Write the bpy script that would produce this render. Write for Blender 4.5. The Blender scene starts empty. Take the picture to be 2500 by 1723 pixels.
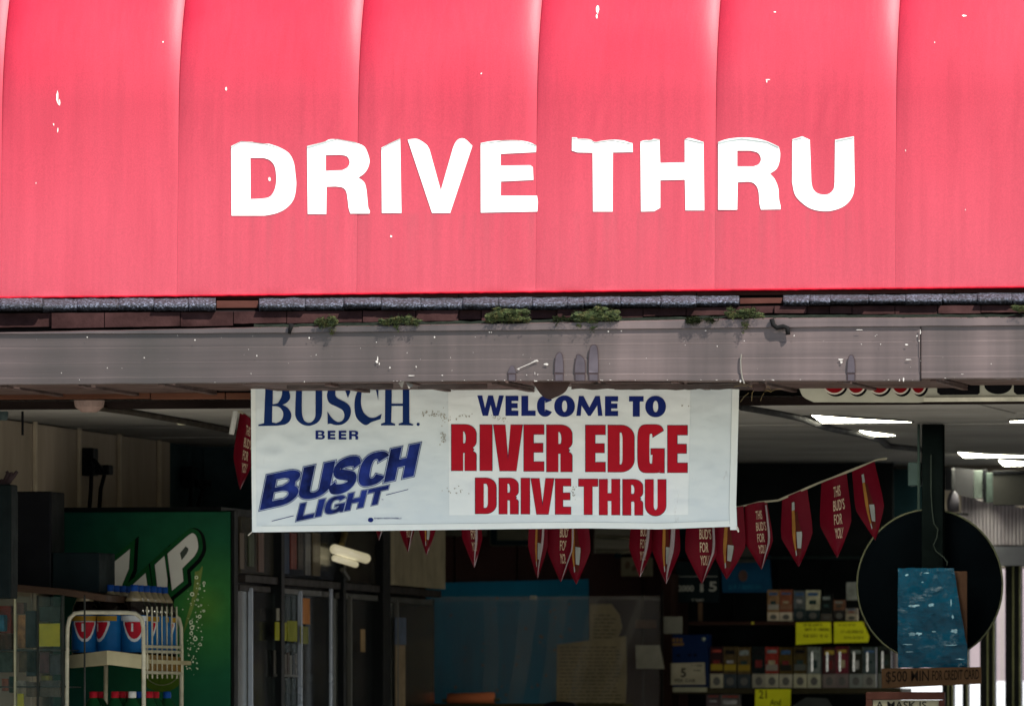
import bpy, bmesh, math, random
from mathutils import Vector, noise
random.seed(7)
R = math.radians
SC = bpy.context.scene
COL = SC.collection

# ---------------------------------------------------------------- camera, sky, sun, exposure
YAW = R(10.0); SN, CS = math.sin(YAW), math.cos(YAW)
DIST, FPX, HOR = 40.0, 26000.0, 1830.0
CAM = Vector((DIST * SN, -DIST * CS, 1.5))
FWD = Vector((-SN, CS, 0)); RGT = Vector((CS, SN, 0))
cd = bpy.data.cameras.new('camera'); cam = bpy.data.objects.new('camera', cd); COL.objects.link(cam)
cam.location = CAM; cam.rotation_euler = (R(90), 0, YAW)
cd.sensor_width = 36; cd.lens = FPX / 2500 * 36; cd.shift_y = (HOR - 861.5) / 2500
cd.clip_start = 0.5; cd.clip_end = 3000
cd.dof.use_dof = True; cd.dof.focus_distance = 40.2; cd.dof.aperture_fstop = 6.5
SC.camera = cam

SUN_EL, SUN_AZ = 50.0, 47.0           # elevation; azimuth to the right of the facade normal
SUND = Vector((math.sin(R(SUN_AZ)) * math.cos(R(SUN_EL)), -math.cos(R(SUN_AZ)) * math.cos(R(SUN_EL)), math.sin(R(SUN_EL))))
w = bpy.data.worlds.new('World'); SC.world = w; w.use_nodes = True
nt = w.node_tree; bg = nt.nodes['Background']; sky = nt.nodes.new('ShaderNodeTexSky')
sky.sky_type = 'NISHITA'; sky.sun_disc = False
sky.sun_elevation = R(SUN_EL); sky.sun_rotation = R(180 - SUN_AZ)
nt.links.new(sky.outputs[0], bg.inputs[0]); bg.inputs[1].default_value = 0.10
sl = bpy.data.lights.new('sun', 'SUN'); so = bpy.data.objects.new('sun', sl); COL.objects.link(so)
sl.energy = 4.4; sl.angle = R(0.53); sl.color = (1, 0.955, 0.88)
so.rotation_euler = (-SUND).to_track_quat('-Z', 'Y').to_euler(); so.location = (5, -10, 12)
SC.view_settings.view_transform = 'Standard'; SC.view_settings.look = 'None'
SC.view_settings.exposure = 1.05; SC.view_settings.gamma = 1; SC.view_settings.use_curve_mapping = False
SC.render.engine = 'CYCLES'; SC.cycles.use_denoising = True
SC.cycles.max_bounces = 8; SC.cycles.sample_clamp_indirect = 4

# ---------------------------------------------------------------- projecting photo points on real planes
def ray(px, py):
    return FWD + RGT * ((px - 1250) / FPX) + Vector((0, 0, (HOR - py) / FPX))
def at(px, py, Y):
    d = ray(px, py); return CAM + d * ((Y - CAM.y) / d.y)
def atX(px, py, X):
    d = ray(px, py); return CAM + d * ((X - CAM.x) / d.x)
def atZ(px, py, Z):
    d = ray(px, py); return CAM + d * ((Z - CAM.z) / d.z)
def lerp(tab, x):
    if x <= tab[0][0]: a, b = tab[0], tab[1]
    elif x >= tab[-1][0]: a, b = tab[-2], tab[-1]
    else:
        for a, b in zip(tab, tab[1:]):
            if a[0] <= x <= b[0]: break
    return a[1] + (b[1] - a[1]) * (x - a[0]) / (b[0] - a[0])
def smooth(a, b, x):
    t = max(0, min(1, (x - a) / (b - a))); return t * t * (3 - 2 * t)
def plane(Y):
    return lambda px, py, o=0.0: at(px, py, Y - o)

# ---------------------------------------------------------------- materials
def lin(c):
    c /= 255.0
    return c / 12.92 if c <= 0.04045 else ((c + 0.055) / 1.055) ** 2.4
def rgb(c): return (lin(c[0]), lin(c[1]), lin(c[2]), 1)
MATS = {}
class NT:
    def __init__(s, name):
        s.m = bpy.data.materials.new(name); s.m.use_nodes = True; s.t = s.m.node_tree
        s.b = s.t.nodes['Principled BSDF']; s.tc = s.t.nodes.new('ShaderNodeTexCoord')
    def n(s, typ, **kw):
        x = s.t.nodes.new(typ)
        for k, v in kw.items():
            if k.startswith('_'): setattr(x, k[1:], v)
            else: x.inputs[k.replace('__', ' ')].default_value = v
        return x
    def l(s, a, b): s.t.links.new(a, b)
    def noise(s, scale, detail=4, rough=.55, stretch=(1, 1, 1), coord='Object'):
        mp = s.n('ShaderNodeMapping'); mp.inputs['Scale'].default_value = stretch
        s.l(s.tc.outputs[coord], mp.inputs[0])
        x = s.n('ShaderNodeTexNoise', Scale=scale, Detail=detail, Roughness=rough); s.l(mp.outputs[0], x.inputs['Vector']); return x.outputs['Fac']
    def ramp(s, fac, stops):
        r = s.n('ShaderNodeValToRGB'); e = r.color_ramp.elements
        while len(e) < len(stops): e.new(0.5)
        for el, (p, c) in zip(e, stops): el.position = p; el.color = c
        s.l(fac, r.inputs[0]); return r.outputs[0]
    def mix(s, fac, a, b, mode='MIX'):
        x = s.n('ShaderNodeMix', _data_type='RGBA', _blend_type=mode)
        for inp, v in ((x.inputs[0], fac), (x.inputs[6], a), (x.inputs[7], b)):
            if hasattr(v, 'is_linked'): s.l(v, inp)
            else: inp.default_value = v
        return x.outputs[2]
    def bump(s, h, strength, dist=0.01):
        x = s.n('ShaderNodeBump', Strength=strength, Distance=dist); s.l(h, x.inputs['Height']); s.l(x.outputs[0], s.b.inputs['Normal'])
def g(v): return (v, v, v, 1)
def M(name, c, rough=.6, metal=0, var=.25, scale=9, bump=.15, stretch=(1, 1, 1), spec=.05, coat=0):
    if name in MATS: return MATS[name]
    k = NT(name); f = k.noise(scale, 5, .6, stretch)
    lo = tuple(v * (1 - var) for v in rgb(c)[:3]) + (1,); hi = tuple(min(1, v * (1 + var)) for v in rgb(c)[:3]) + (1,)
    k.l(k.ramp(f, [(.3, lo), (.7, hi)]), k.b.inputs['Base Color'])
    k.l(k.ramp(f, [(.3, g(min(1, rough * 1.15))), (.7, g(rough * .85))]), k.b.inputs['Roughness'])
    k.b.inputs['Metallic'].default_value = metal; k.b.inputs['Specular IOR Level'].default_value = spec
    k.b.inputs['Coat Weight'].default_value = coat
    if bump: k.bump(k.noise(scale * 6, 4, .6, stretch), bump, .004)
    MATS[name] = k.m; return k.m
def glass(name, alpha, c, rough=.05):
    k = NT(name); k.b.inputs['Base Color'].default_value = rgb(c); k.b.inputs['Roughness'].default_value = rough; k.b.inputs['Specular IOR Level'].default_value = .2
    f = k.noise(5, 4, .6, (1, 1, .25))
    k.l(k.ramp(f, [(.35, g(max(0, alpha * .6))), (.7, g(min(1, alpha * 1.5)))]), k.b.inputs['Alpha'])
    MATS[name] = k.m; return k.m
def emit(name, c, st):
    k = NT(name); k.b.inputs['Base Color'].default_value = (.8, .8, .8, 1)
    f = k.noise(3, 2); k.l(k.ramp(f, [(.2, tuple(v * .9 for v in rgb(c)[:3]) + (1,)), (.8, rgb(c))]), k.b.inputs['Emission Color'])
    k.b.inputs['Emission Strength'].default_value = st; MATS[name] = k.m; return k.m

def awning_mat():
    k = NT('awning_vinyl')
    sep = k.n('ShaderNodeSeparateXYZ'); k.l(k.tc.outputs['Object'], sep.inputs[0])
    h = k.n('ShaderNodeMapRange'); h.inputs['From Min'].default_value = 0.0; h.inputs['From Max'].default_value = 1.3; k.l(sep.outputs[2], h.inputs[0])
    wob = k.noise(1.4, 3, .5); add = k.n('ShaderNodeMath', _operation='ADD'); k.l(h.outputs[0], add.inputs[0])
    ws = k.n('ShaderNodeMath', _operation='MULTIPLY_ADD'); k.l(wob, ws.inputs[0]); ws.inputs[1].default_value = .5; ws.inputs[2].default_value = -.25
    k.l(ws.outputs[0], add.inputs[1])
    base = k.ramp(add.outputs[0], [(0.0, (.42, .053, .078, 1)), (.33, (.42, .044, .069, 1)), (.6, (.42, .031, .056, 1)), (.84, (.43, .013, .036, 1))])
    st = k.noise(22, 5, .6, (1.6, 1, .05)); c = k.mix(1, base, k.ramp(st, [(.28, g(.925)), (.62, g(1.04))]), 'MULTIPLY')
    st2 = k.noise(5, 4, .6, (1.5, 1, .25)); c = k.mix(1, c, k.ramp(st2, [(.3, (.97, .93, .94, 1)), (.7, (1.02, 1.04, 1.03, 1))]), 'MULTIPLY')
    zz = k.n('ShaderNodeMapRange', _interpolation_type='SMOOTHSTEP'); zz.inputs['From Min'].default_value = .31; zz.inputs['From Max'].default_value = .285; k.l(sep.outputs[2], zz.inputs[0])
    zf = k.n('ShaderNodeMapRange'); zf.inputs['From Min'].default_value = .0; zf.inputs['From Max'].default_value = .28; k.l(sep.outputs[2], zf.inputs[0])
    xa_ = k.n('ShaderNodeMapRange'); xa_.inputs['From Min'].default_value = -1.12; xa_.inputs['From Max'].default_value = -1.05; k.l(sep.outputs[0], xa_.inputs[0])
    xb_ = k.n('ShaderNodeMapRange'); xb_.inputs['From Min'].default_value = 1.34; xb_.inputs['From Max'].default_value = 1.28; k.l(sep.outputs[0], xb_.inputs[0])
    run = k.ramp(k.noise(16, 4, .6, (1.5, 1, .04)), [(.46, g(0)), (.66, g(.30))])
    for q in (zz, zf, xa_, xb_): run = k.mix(1, run, q.outputs[0], 'MULTIPLY')
    c = k.mix(run, c, (.24, .055, .065, 1))
    we = k.noise(190, 3, .8, (1, 1, 1)); c = k.mix(1, c, k.ramp(we, [(.3, g(.86)), (.7, g(1.12))]), 'MULTIPLY')
    k.l(c, k.b.inputs['Base Color']); k.b.inputs['Roughness'].default_value = .5; k.b.inputs['Specular IOR Level'].default_value = .4
    b1 = k.n('ShaderNodeBump', Strength=.10, Distance=.006); k.l(k.noise(20, 4, .55, (1.6, 1, .16)), b1.inputs['Height'])
    b2 = k.n('ShaderNodeBump', Strength=.12, Distance=.002); k.l(we, b2.inputs['Height']); k.l(b1.outputs[0], b2.inputs['Normal'])
    k.l(b2.outputs[0], k.b.inputs['Normal']); return k.m
def gutter_mat():
    k = NT('gutter_paint')
    st = k.noise(2.4, 5, .6, (1.3, 1, .07)); blot = k.noise(1.2, 3, .5)
    c = k.ramp(blot, [(.38, (.034, .029, .026, 1)), (.62, (.058, .044, .042, 1))])
    sep = k.n('ShaderNodeSeparateXYZ'); k.l(k.tc.outputs['Object'], sep.inputs[0]); mr = k.n('ShaderNodeMapRange'); mr.inputs['From Min'].default_value = -1.1; mr.inputs['From Max'].default_value = .5; mr.inputs['To Min'].default_value = .12; k.l(sep.outputs[0], mr.inputs[0])
    mk = k.mix(1, k.ramp(st, [(.36, g(0)), (.62, g(1))]), mr.outputs[0], 'MULTIPLY')
    c = k.mix(mk, c, (.108, .080, .076, 1))
    sp = k.noise(170, 2, .5); c = k.mix(k.ramp(sp, [(.74, g(0)), (.8, g(.5))]), c, (.2, .18, .17, 1))
    gr = k.noise(14, 4, .6, (.05, 1, 3.5)); c = k.mix(1, c, k.ramp(gr, [(.35, g(.84)), (.62, g(1.1))]), 'MULTIPLY')
    k.l(c, k.b.inputs['Base Color']); k.l(k.ramp(st, [(.3, g(.34)), (.7, g(.55))]), k.b.inputs['Roughness'])
    k.bump(k.noise(9, 4, .6, (.6, 1, 1)), .12, .01); return k.m
def shingle_mat():
    k = NT('shingle_granules'); v = k.noise(105, 3, .85)
    c = k.ramp(v, [(.36, (.003, .003, .005, 1)), (.52, (.012, .014, .022, 1)), (.64, (.19, .215, .29, 1))])
    w_ = k.noise(6, 4); c = k.mix(1, c, k.ramp(w_, [(.3, g(.55)), (.7, g(1.15))]), 'MULTIPLY')
    k.l(c, k.b.inputs['Base Color']); k.b.inputs['Roughness'].default_value = .8; k.bump(v, .6, .004); return k.m
def moss_mat():
    k = NT('moss_green'); n_ = k.noise(35, 4, .7)
    k.l(k.ramp(n_, [(.3, (.006, .011, .002, 1)), (.5, (.022, .036, .004, 1)), (.7, (.058, .044, .008, 1))]), k.b.inputs['Base Color'])
    k.b.inputs['Roughness'].default_value = .95; return k.m
def banner_mat(name, a, b):
    k = NT(name); f = k.noise(3, 4, .6); c = k.ramp(f, [(.3, a), (.7, b)])
    d = k.noise(26, 6, .75, (1, 1, .35)); m = k.noise(2.3, 2)
    dm = k.mix(1, k.ramp(d, [(.62, g(0)), (.74, g(1))]), k.ramp(m, [(.5, g(0)), (.66, g(.55))]), 'MULTIPLY')
    c = k.mix(dm, c, (.25, .22, .18, 1)); k.l(c, k.b.inputs['Base Color']); k.b.inputs['Roughness'].default_value = .38
    b1 = k.n('ShaderNodeBump', Strength=1, Distance=.016); k.l(k.noise(4.5, 2.5, .5, (1, 1, 1.6)), b1.inputs['Height']); k.l(b1.outputs[0], k.b.inputs['Normal'])
    return k.m
AWN, GUT, SHG, MOS = awning_mat(), gutter_mat(), shingle_mat(), moss_mat()
BAN = banner_mat('banner_vinyl', (.60, .67, .67, 1), (.70, .76, .74, 1))
PAT = banner_mat('banner_patch_vinyl', (.73, .78, .75, 1), (.80, .84, .81, 1))

# ---------------------------------------------------------------- object helpers
ORG = {}
def props(o, label=None, cat=None, group=None, kind=None):
    for k_, v in (('label', label), ('category', cat), ('group', group), ('kind', kind)):
        if v: o[k_] = v
def thing(name, loc, label, cat, group=None):
    o = bpy.data.objects.new(name, None); COL.objects.link(o); o.location = loc; o.empty_display_size = .1
    props(o, label, cat, group); ORG[o.name] = Vector(loc); return o
def add(name, bm, mat, parent=None, label=None, cat=None, group=None, kind=None, sm=False, mats=None):
    if isinstance(bm, bpy.types.Mesh): me = bm; me.name = name
    else:
        me = bpy.data.meshes.new(name); bm.to_mesh(me); bm.free()
    if mats: [me.materials.append(m_) for m_ in mats]
    elif not me.materials: me.materials.append(mat)
    if sm: me.polygons.foreach_set('use_smooth', [True] * len(me.polygons))
    o = bpy.data.objects.new(name, me); COL.objects.link(o)
    if parent is not None:
        og = ORG[parent.name]; o.parent = parent
        for v in me.vertices: v.co -= og
    else:
        vs = [v.co for v in me.vertices]
        og = Vector(((min(v.x for v in vs) + max(v.x for v in vs)) / 2, (min(v.y for v in vs) + max(v.y for v in vs)) / 2, min(v.z for v in vs)))
        for v in me.vertices: v.co -= og
        o.location = og
    ORG[o.name] = og; props(o, label, cat, group, kind); return o
def B(): return bmesh.new()
def box(bm, x0, x1, y0, y1, z0, z1, bev=0):
    r = bmesh.ops.create_cube(bm, size=1)
    for v in r['verts']:
        v.co = Vector((x0 + (v.co.x + .5) * (x1 - x0), y0 + (v.co.y + .5) * (y1 - y0), z0 + (v.co.z + .5) * (z1 - z0)))
    if bev:
        es = {e for v in r['verts'] for e in v.link_edges}
        bmesh.ops.bevel(bm, geom=list(es), offset=bev, segments=2, affect='EDGES', profile=.5)
    return bm
def bpx(px0, py0, px1, py1, Y, d, bev=.002, bm=None, jit=0):
    bm = bm or B(); pm, qm = (py0 + py1) / 2, (px0 + px1) / 2
    return box(bm, at(px0, pm, Y).x, at(px1, pm, Y).x, Y, Y + d, at(qm, py1, Y).z, at(qm, py0, Y).z, bev)
def bX(px0, px1, pt, pb, X, thick, bev=.002, bm=None):
    """box on a wall plane x=X that runs away from the viewer; pt, pb are read at px0; thick goes towards +x"""
    bm = bm or B(); a, b_, c_ = atX(px0, pt, X), atX(px0, pb, X), atX(px1, pt, X)
    return box(bm, X, X + thick, a.y, c_.y, b_.z, a.z, bev)
def poly(bm, front, back):
    """closed prism between two loops of points"""
    f = [bm.verts.new(p) for p in front]; k = [bm.verts.new(p) for p in back]; n = len(f)
    bm.faces.new(f); bm.faces.new(k[::-1])
    for i in range(n): bm.faces.new((f[i], k[i], k[(i + 1) % n], f[(i + 1) % n]))
    bmesh.ops.recalc_face_normals(bm, faces=bm.faces); return bm
def prism(pts, Y, d, bm=None):
    bm = bm or B(); fr = [at(p[0], p[1], Y) for p in pts]
    return poly(bm, fr, [p + Vector((0, d, 0)) for p in fr])
def tube(pts, r, bm=None, seg=8, r2=None):
    bm = bm or B(); pts = [Vector(p) for p in pts]; rings = []
    for i, p in enumerate(pts):
        t = (pts[min(i + 1, len(pts) - 1)] - pts[max(i - 1, 0)]).normalized()
        u = t.cross(Vector((0, 1, 0.13))).normalized(); v = t.cross(u)
        rr = r if r2 is None else r + (r2 - r) * i / (len(pts) - 1)
        rings.append([bm.verts.new(p + (u * math.cos(a) + v * math.sin(a)) * rr) for a in [2 * math.pi * j / seg for j in range(seg)]])
    for a, b_ in zip(rings, rings[1:]):
        for j in range(seg): bm.faces.new((a[j], a[(j + 1) % seg], b_[(j + 1) % seg], b_[j]))
    bm.faces.new(rings[0][::-1]); bm.faces.new(rings[-1])
    bmesh.ops.recalc_face_normals(bm, faces=bm.faces); return bm
def lathe(c, prof, bm=None, seg=20):
    bm = bm or B(); rings = [[bm.verts.new((c[0] + r * math.cos(2 * math.pi * j / seg), c[1] + r * math.sin(2 * math.pi * j / seg), c[2] + z)) for j in range(seg)] for r, z in prof]
    for a, b_ in zip(rings, rings[1:]):
        for j in range(seg): bm.faces.new((a[j], a[(j + 1) % seg], b_[(j + 1) % seg], b_[j]))
    bm.faces.new(rings[0][::-1]); bm.faces.new(rings[-1]); bmesh.ops.recalc_face_normals(bm, faces=bm.faces); return bm
def spline(pts, n=5):
    """closed outline: (x,y) corners and (x,y,1) smooth points"""
    N = len(pts); out = []
    for i in range(N):
        p0, p1, p2, p3 = pts[i - 1], pts[i], pts[(i + 1) % N], pts[(i + 2) % N]
        out.append((p1[0], p1[1]))
        s1, s2 = len(p1) > 2, len(p2) > 2
        if s1 or s2:
            for k_ in range(1, n):
                t = k_ / n
                def cr(a):
                    m1 = (p2[a] - p0[a]) / 2 if s1 else (p2[a] - p1[a])
                    m2 = (p3[a] - p1[a]) / 2 if s2 else (p2[a] - p1[a])
                    return (2 * t**3 - 3 * t**2 + 1) * p1[a] + (t**3 - 2 * t**2 + t) * m1 + (-2 * t**3 + 3 * t**2) * p2[a] + (t**3 - t**2) * m2
                out.append((cr(0), cr(1)))
    return out
def _curve_mesh(cu):
    o = bpy.data.objects.new('tmp', cu); COL.objects.link(o)
    dg = bpy.context.evaluated_depsgraph_get(); dg.update()
    me = bpy.data.meshes.new_from_object(o.evaluated_get(dg)); bpy.data.objects.remove(o); bpy.data.curves.remove(cu); return me
def flat(loops, fn, off=.001, thick=0, grow=0, cut=0, bm=None):
    """fill outlines given in photo pixels and lay them on a surface fn(px,py,off)"""
    cu = bpy.data.curves.new('tmp', 'CURVE'); cu.dimensions = '2D'; cu.fill_mode = 'BOTH' if thick else 'FRONT'
    cu.offset = grow * 1e-3; cu.extrude = thick * .5
    for lp in loops:
        s = cu.splines.new('POLY'); s.points.add(len(lp) - 1); s.use_cyclic_u = True
        for p, q in zip(s.points, lp): p.co = (q[0] * 1e-3, -q[1] * 1e-3, 0, 1)
    me = _curve_mesh(cu); return _lay(me, fn, off, thick, cut, bm)
def _lay(me, fn, off, thick, cut, bm=None):
    b = B(); b.from_mesh(me); bpy.data.meshes.remove(me)
    bmesh.ops.remove_doubles(b, verts=b.verts, dist=1e-6)
    if cut and b.verts:
        for ax in (0, 1):
            lo, hi = min(v.co[ax] for v in b.verts), max(v.co[ax] for v in b.verts); n = int((hi - lo) / (cut * 1e-3))
            for i in range(1, n + 1):
                co = [0, 0, 0]; no = [0, 0, 0]; co[ax] = lo + i * cut * 1e-3; no[ax] = 1
                bmesh.ops.bisect_plane(b, geom=b.verts[:] + b.edges[:] + b.faces[:], plane_co=co, plane_no=no)
    for v in b.verts: v.co = fn(v.co.x * 1e3, -v.co.y * 1e3, off + thick * .5 + v.co.z)
    if bm is None: return b
    t = bpy.data.meshes.new('t'); b.to_mesh(t); b.free(); bm.from_mesh(t); bpy.data.meshes.remove(t); return bm
def text(s, x0, y0, x1, y1, fn, off=.001, bold=0, slope=0, shear=0, bm=None, rot=None):
    """words set in the box (x0,y0)-(x1,y1) of photo pixels"""
    cu = bpy.data.curves.new('tmp', 'FONT'); cu.body = s; cu.size = 1; cu.offset = bold; cu.resolution_u = 3; cu.align_x = 'CENTER'; cu.space_line = .9
    me = _curve_mesh(cu)
    xs = [v.co.x for v in me.vertices]; ys = [v.co.y for v in me.vertices]; a, b_, c_, d_ = min(xs), max(xs), min(ys), max(ys)
    for v in me.vertices:
        u, t = (v.co.x - a) / (b_ - a), (v.co.y - c_) / (d_ - c_)
        X = x0 + u * (x1 - x0) + shear * t; Y = y1 + t * (y0 - y1) + slope * u * (x1 - x0)
        v.co = (X * 1e-3, -Y * 1e-3, 0)
    return _lay(me, fn, off, 0, 0, bm)

def scribble(x0, y0, x1, y1, fn, off=.001, bm=None):
    """a line of writing too blurred to read: short uneven strokes"""
    bm = bm or B(); x = x0
    while x < x1 - 1.5:
        l_ = random.uniform(.8, 1.8); a, b_ = y0 + random.uniform(0, 1.2), y1 - random.uniform(0, 1.2); t = random.uniform(-1, 1.4)
        flat([[(x + t, a), (x + t + l_, a), (x + l_, b_), (x, b_)]], fn, off, bm=bm)
        if random.random() < .5: flat([[(x, b_ - 1.2), (x + 3, b_ - 1.2), (x + 3, b_), (x, b_)]], fn, off + .0004, bm=bm)
        x += random.uniform(2.2, 4.2) + (3.5 if random.random() < .15 else 0)
    return bm
# heavy drawn letters in a unit cell (y up), mapped by a function
def arcp(cx, cy, rx, ry, a0, a1, n=8):
    return [(cx + rx * math.cos(R(a0 + (a1 - a0) * i / n)), cy + ry * math.sin(R(a0 + (a1 - a0) * i / n))) for i in range(n + 1)]
def sup(a, n):
    c_, s = math.cos(R(a)), math.sin(R(a)); return (.5 + .5 * math.copysign(abs(c_) ** (2 / n), c_), .5 + .5 * math.copysign(abs(s) ** (2 / n), s))
def glyph(ch, v=.42, t=.2, e=3.2):
    h = .5
    if ch == 'I': return [[(0, 0), (0, 1), (1, 1), (1, 0)]]
    if ch == 'E': return [[(0, 0), (0, 1), (1, 1), (1, 1 - t), (v, 1 - t), (v, h + t * .5), (.95, h + t * .5), (.95, h - t * .45), (v, h - t * .45), (v, t), (1, t), (1, 0)]]
    if ch == 'L': return [[(0, 0), (0, 1), (v, 1), (v, t), (1, t), (1, 0)]]
    if ch == 'T': return [[(.5 - v / 2, 0), (.5 - v / 2, 1 - t), (0, 1 - t), (0, 1), (1, 1), (1, 1 - t), (.5 + v / 2, 1 - t), (.5 + v / 2, 0)]]
    if ch == 'H': return [[(0, 0), (0, 1), (v, 1), (v, h + t * .5), (1 - v, h + t * .5), (1 - v, 1), (1, 1), (1, 0), (1 - v, 0), (1 - v, h - t * .5), (v, h - t * .5), (v, 0)]]
    if ch == 'V': return [[(0, 1), (v * 1.02, 1), (.5, .22), (1 - v * 1.02, 1), (1, 1), (.5 + v * .72, 0), (.5 - v * .72, 0)]]
    if ch == 'W':
        k = v * .62
        return [[(0, 1), (k, 1), (.29, .38), (.41, 1), (.59, 1), (.71, .38), (1 - k, 1), (1, 1), (.80, 0), (.60, 0), (.5, .55), (.40, 0), (.20, 0)]]
    if ch == 'M':
        k = v * .58
        return [[(0, 0), (.10, 1), (.10 + k, 1), (.5, .42), (.90 - k, 1), (.90, 1), (1, 0), (1 - k, 0), (.86 - k * .35, .52), (.55, 0), (.45, 0), (.14 + k * .35, .52), (k, 0)]]
    if ch == 'D':
        return [[(0, 0), (0, 1), (.5, 1)] + arcp(.5, .74, .5, .26, 90, 0) + arcp(.5, .26, .5, .26, 0, -90)[0:] + [(.5, 0)][:0],
                [(v, t * .75)] + arcp(.5, .30, .5 - v, .30 - t * .75, -90, 0, 6) + arcp(.5, .70, .5 - v, .30 - t * .75, 0, 90, 6) + [(v, 1 - t * .75)]]
    if ch == 'U':
        return [[(0, 1), (v, 1)] + arcp(.5, .27, .5 - v, .27 - t * .75, 180, 360, 10) + [(1 - v, 1), (1, 1)] + arcp(.5, .28, .5, .28, 0, -180, 14)]
    if ch in 'RP':
        lo = .46 if ch == 'R' else .40
        o = [(0, 0), (0, 1), (.52, 1)] + arcp(.55, .80, .45, .20, 90, 0, 6) + arcp(.55, lo + .17, .45, .17, 0, -50, 4)
        if ch == 'R': o += [(.90, .46)] + arcp(.70, .34, .30, .09, 60, 0, 4) + [(1, 0), (1 - v, 0), (1 - v, .34), (.56 if v < .5 else v, .39), (v, .39), (v, 0)]
        else: o += [(.5, lo), (v, lo), (v, 0)]
        i = [(v, lo + t * .62), (.52, lo + t * .62)] + arcp(.54, .70, max(.05, .46 - v), .12, -60, 60, 5) + [(.52, 1 - t * .72), (v, 1 - t * .72)]
        return [o, i]
    if ch == 'B':
        o = [(0, 0), (0, 1), (.55, 1)] + arcp(.58, .78, .38, .22, 85, -45, 8) + [(.86, .54)] + arcp(.58, .29, .42, .29, 50, -88, 9)
        i1 = [(v, .58), (.52, .58)] + arcp(.50, .70, .48 - v, .10, -70, 70, 5) + [(.52, 1 - t * .8), (v, 1 - t * .8)]
        i2 = [(v, t * .8), (.52, t * .8)] + arcp(.53, .30, .50 - v, .13, -70, 70, 5) + [(.52, .44), (v, .44)]
        return [o, i1, i2]
    if ch == 'O':
        return [[sup(a, e) for a in range(0, 360, 12)], [(.5 + (x - .5) * (1 - 2 * v), .5 + (y - .5) * (1 - 1.8 * t)) for x, y in [sup(a, e) for a in range(0, 360, 12)]]]
    if ch in 'CG':
        a0, a1 = 32, (328 if ch == 'C' else 300)
        out = [sup(a, e) for a in range(a0, a1 + 1, 8)]; inn = [(.5 + (x - .5) * (1 - 2 * v), .5 + (y - .5) * (1 - 1.8 * t)) for x, y in [sup(a, e) for a in range(a0, a1 + 1, 8)]]
        if ch == 'C': return [out + inn[::-1]]
        return [out + [(.80, .06), (.86, 0), (1, 0), (1, .50), (.5, .50), (.5, .38), (1 - v, .38)] + inn[::-1]]
    if ch == 'S':
        cl = [(.90, .70), (.82, .84), (.55, .89), (.26, .83), (.17, .70), (.30, .57), (.55, .49), (.78, .40), (.84, .27), (.70, .14), (.45, .10), (.20, .15), (.10, .30)]
        cl = [cl[0]] + [(p[0], p[1], 1) for p in cl[1:-1]] + [cl[-1]]; cl = spline(cl, 3); L_, R_ = [], []
        for i, p in enumerate(cl):
            q, r = cl[max(0, i - 1)], cl[min(len(cl) - 1, i + 1)]; d = Vector((r[0] - q[0], r[1] - q[1])).normalized()
            L_.append((p[0] - d.y * v * .30, p[1] + d.x * t * .62)); R_.append((p[0] + d.y * v * .30, p[1] - d.x * t * .62))
        return [L_ + R_[::-1]]
def word(cells, fn, off, v=.42, t=.2, grow=0, cut=0, e=3.2, mp=None, bm=None, vs=None):
    """cells: (char, x0, x1, ytop, ybottom) in photo pixels (or through mp)"""
    bm = bm or B()
    for (ch, x0, x1, yt, yb) in cells:
        vv = (vs / abs(x1 - x0)) if vs else v
        lp = [[(x0 + x * (x1 - x0), yb + y * (yt - yb)) for x, y in l_] for l_ in glyph(ch, min(.48, vv), t, e)]
        if mp: lp = [[mp(*p) for p in l_] for l_ in lp]
        flat(lp, fn, off, 0, grow, cut, bm)
    return bm
def letters(cells, layers, fn, par, cut=16, **kw):
    """each drawn letter as a part, its outlines as sub-parts; layers = [(off, grow, vs, mat)], the first is the letter"""
    for c_ in cells:
        o = None
        for k_, (off, gr, vs, mat) in enumerate(layers):
            q = add('letter' if k_ == 0 else 'letter_outline', word([c_], fn, off, grow=gr, cut=cut, vs=vs, **kw), mat, par if k_ == 0 else o)
            if k_ == 0: o = q
def strip(px0, px1, step, rows, bm=None, close=True, jit=None):
    """sheet swept along the facade: rows = [(py(px), Y)] from the top round to the back"""
    bm = bm or B(); n = max(2, int((px1 - px0) / step) + 1); cols = []
    for i in range(n):
        px = px0 + (px1 - px0) * i / (n - 1)
        cols.append([bm.verts.new(at(px, f(px) + (jit(px, k_) if jit else 0), Y)) for k_, (f, Y) in enumerate(rows)])
    for a, b_ in zip(cols, cols[1:]):
        for j in range(len(rows) - (0 if close else 1)):
            k_ = (j + 1) % len(rows); bm.faces.new((a[j], a[k_], b_[k_], b_[j]))
    if close: bm.faces.new(cols[0]); bm.faces.new(cols[-1][::-1])
    bmesh.ops.recalc_face_normals(bm, faces=bm.faces); return bm
T = lambda *a: (lambda px, a=a: lerp(a, px))

# ================================================================ SETTING
bm = B(); box(bm, -400, 400, -400, 600, -.5, 0)
asph = M('asphalt', (162, 158, 150), .9, 0, .2, 3, .3)
add('ground', bm, asph, kind='structure')
conc = M('shop_floor_concrete', (150, 146, 138), .8, 0, .2, 2, .2)
bm = B(); box(bm, -3.4, 5.2, .3, 11, .004, .03)
add('floor', bm, conc, kind='structure')
bm = B()
for i in range(60): box(bm, -6 + i * .3, -6 + i * .3 + .292, 19, 19.03, 0, 2.6 + random.uniform(-.01, .01), .004)
rf = add('added_rear_fence', bm, M('added_fence_boards', (156, 142, 144), .7, 0, .1, 3, .1), label='added pale board fence, a sunlit backdrop seen through the back door', cat='fence', kind=None)  # fence made up as a sunlit backdrop for the bright door strips

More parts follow.
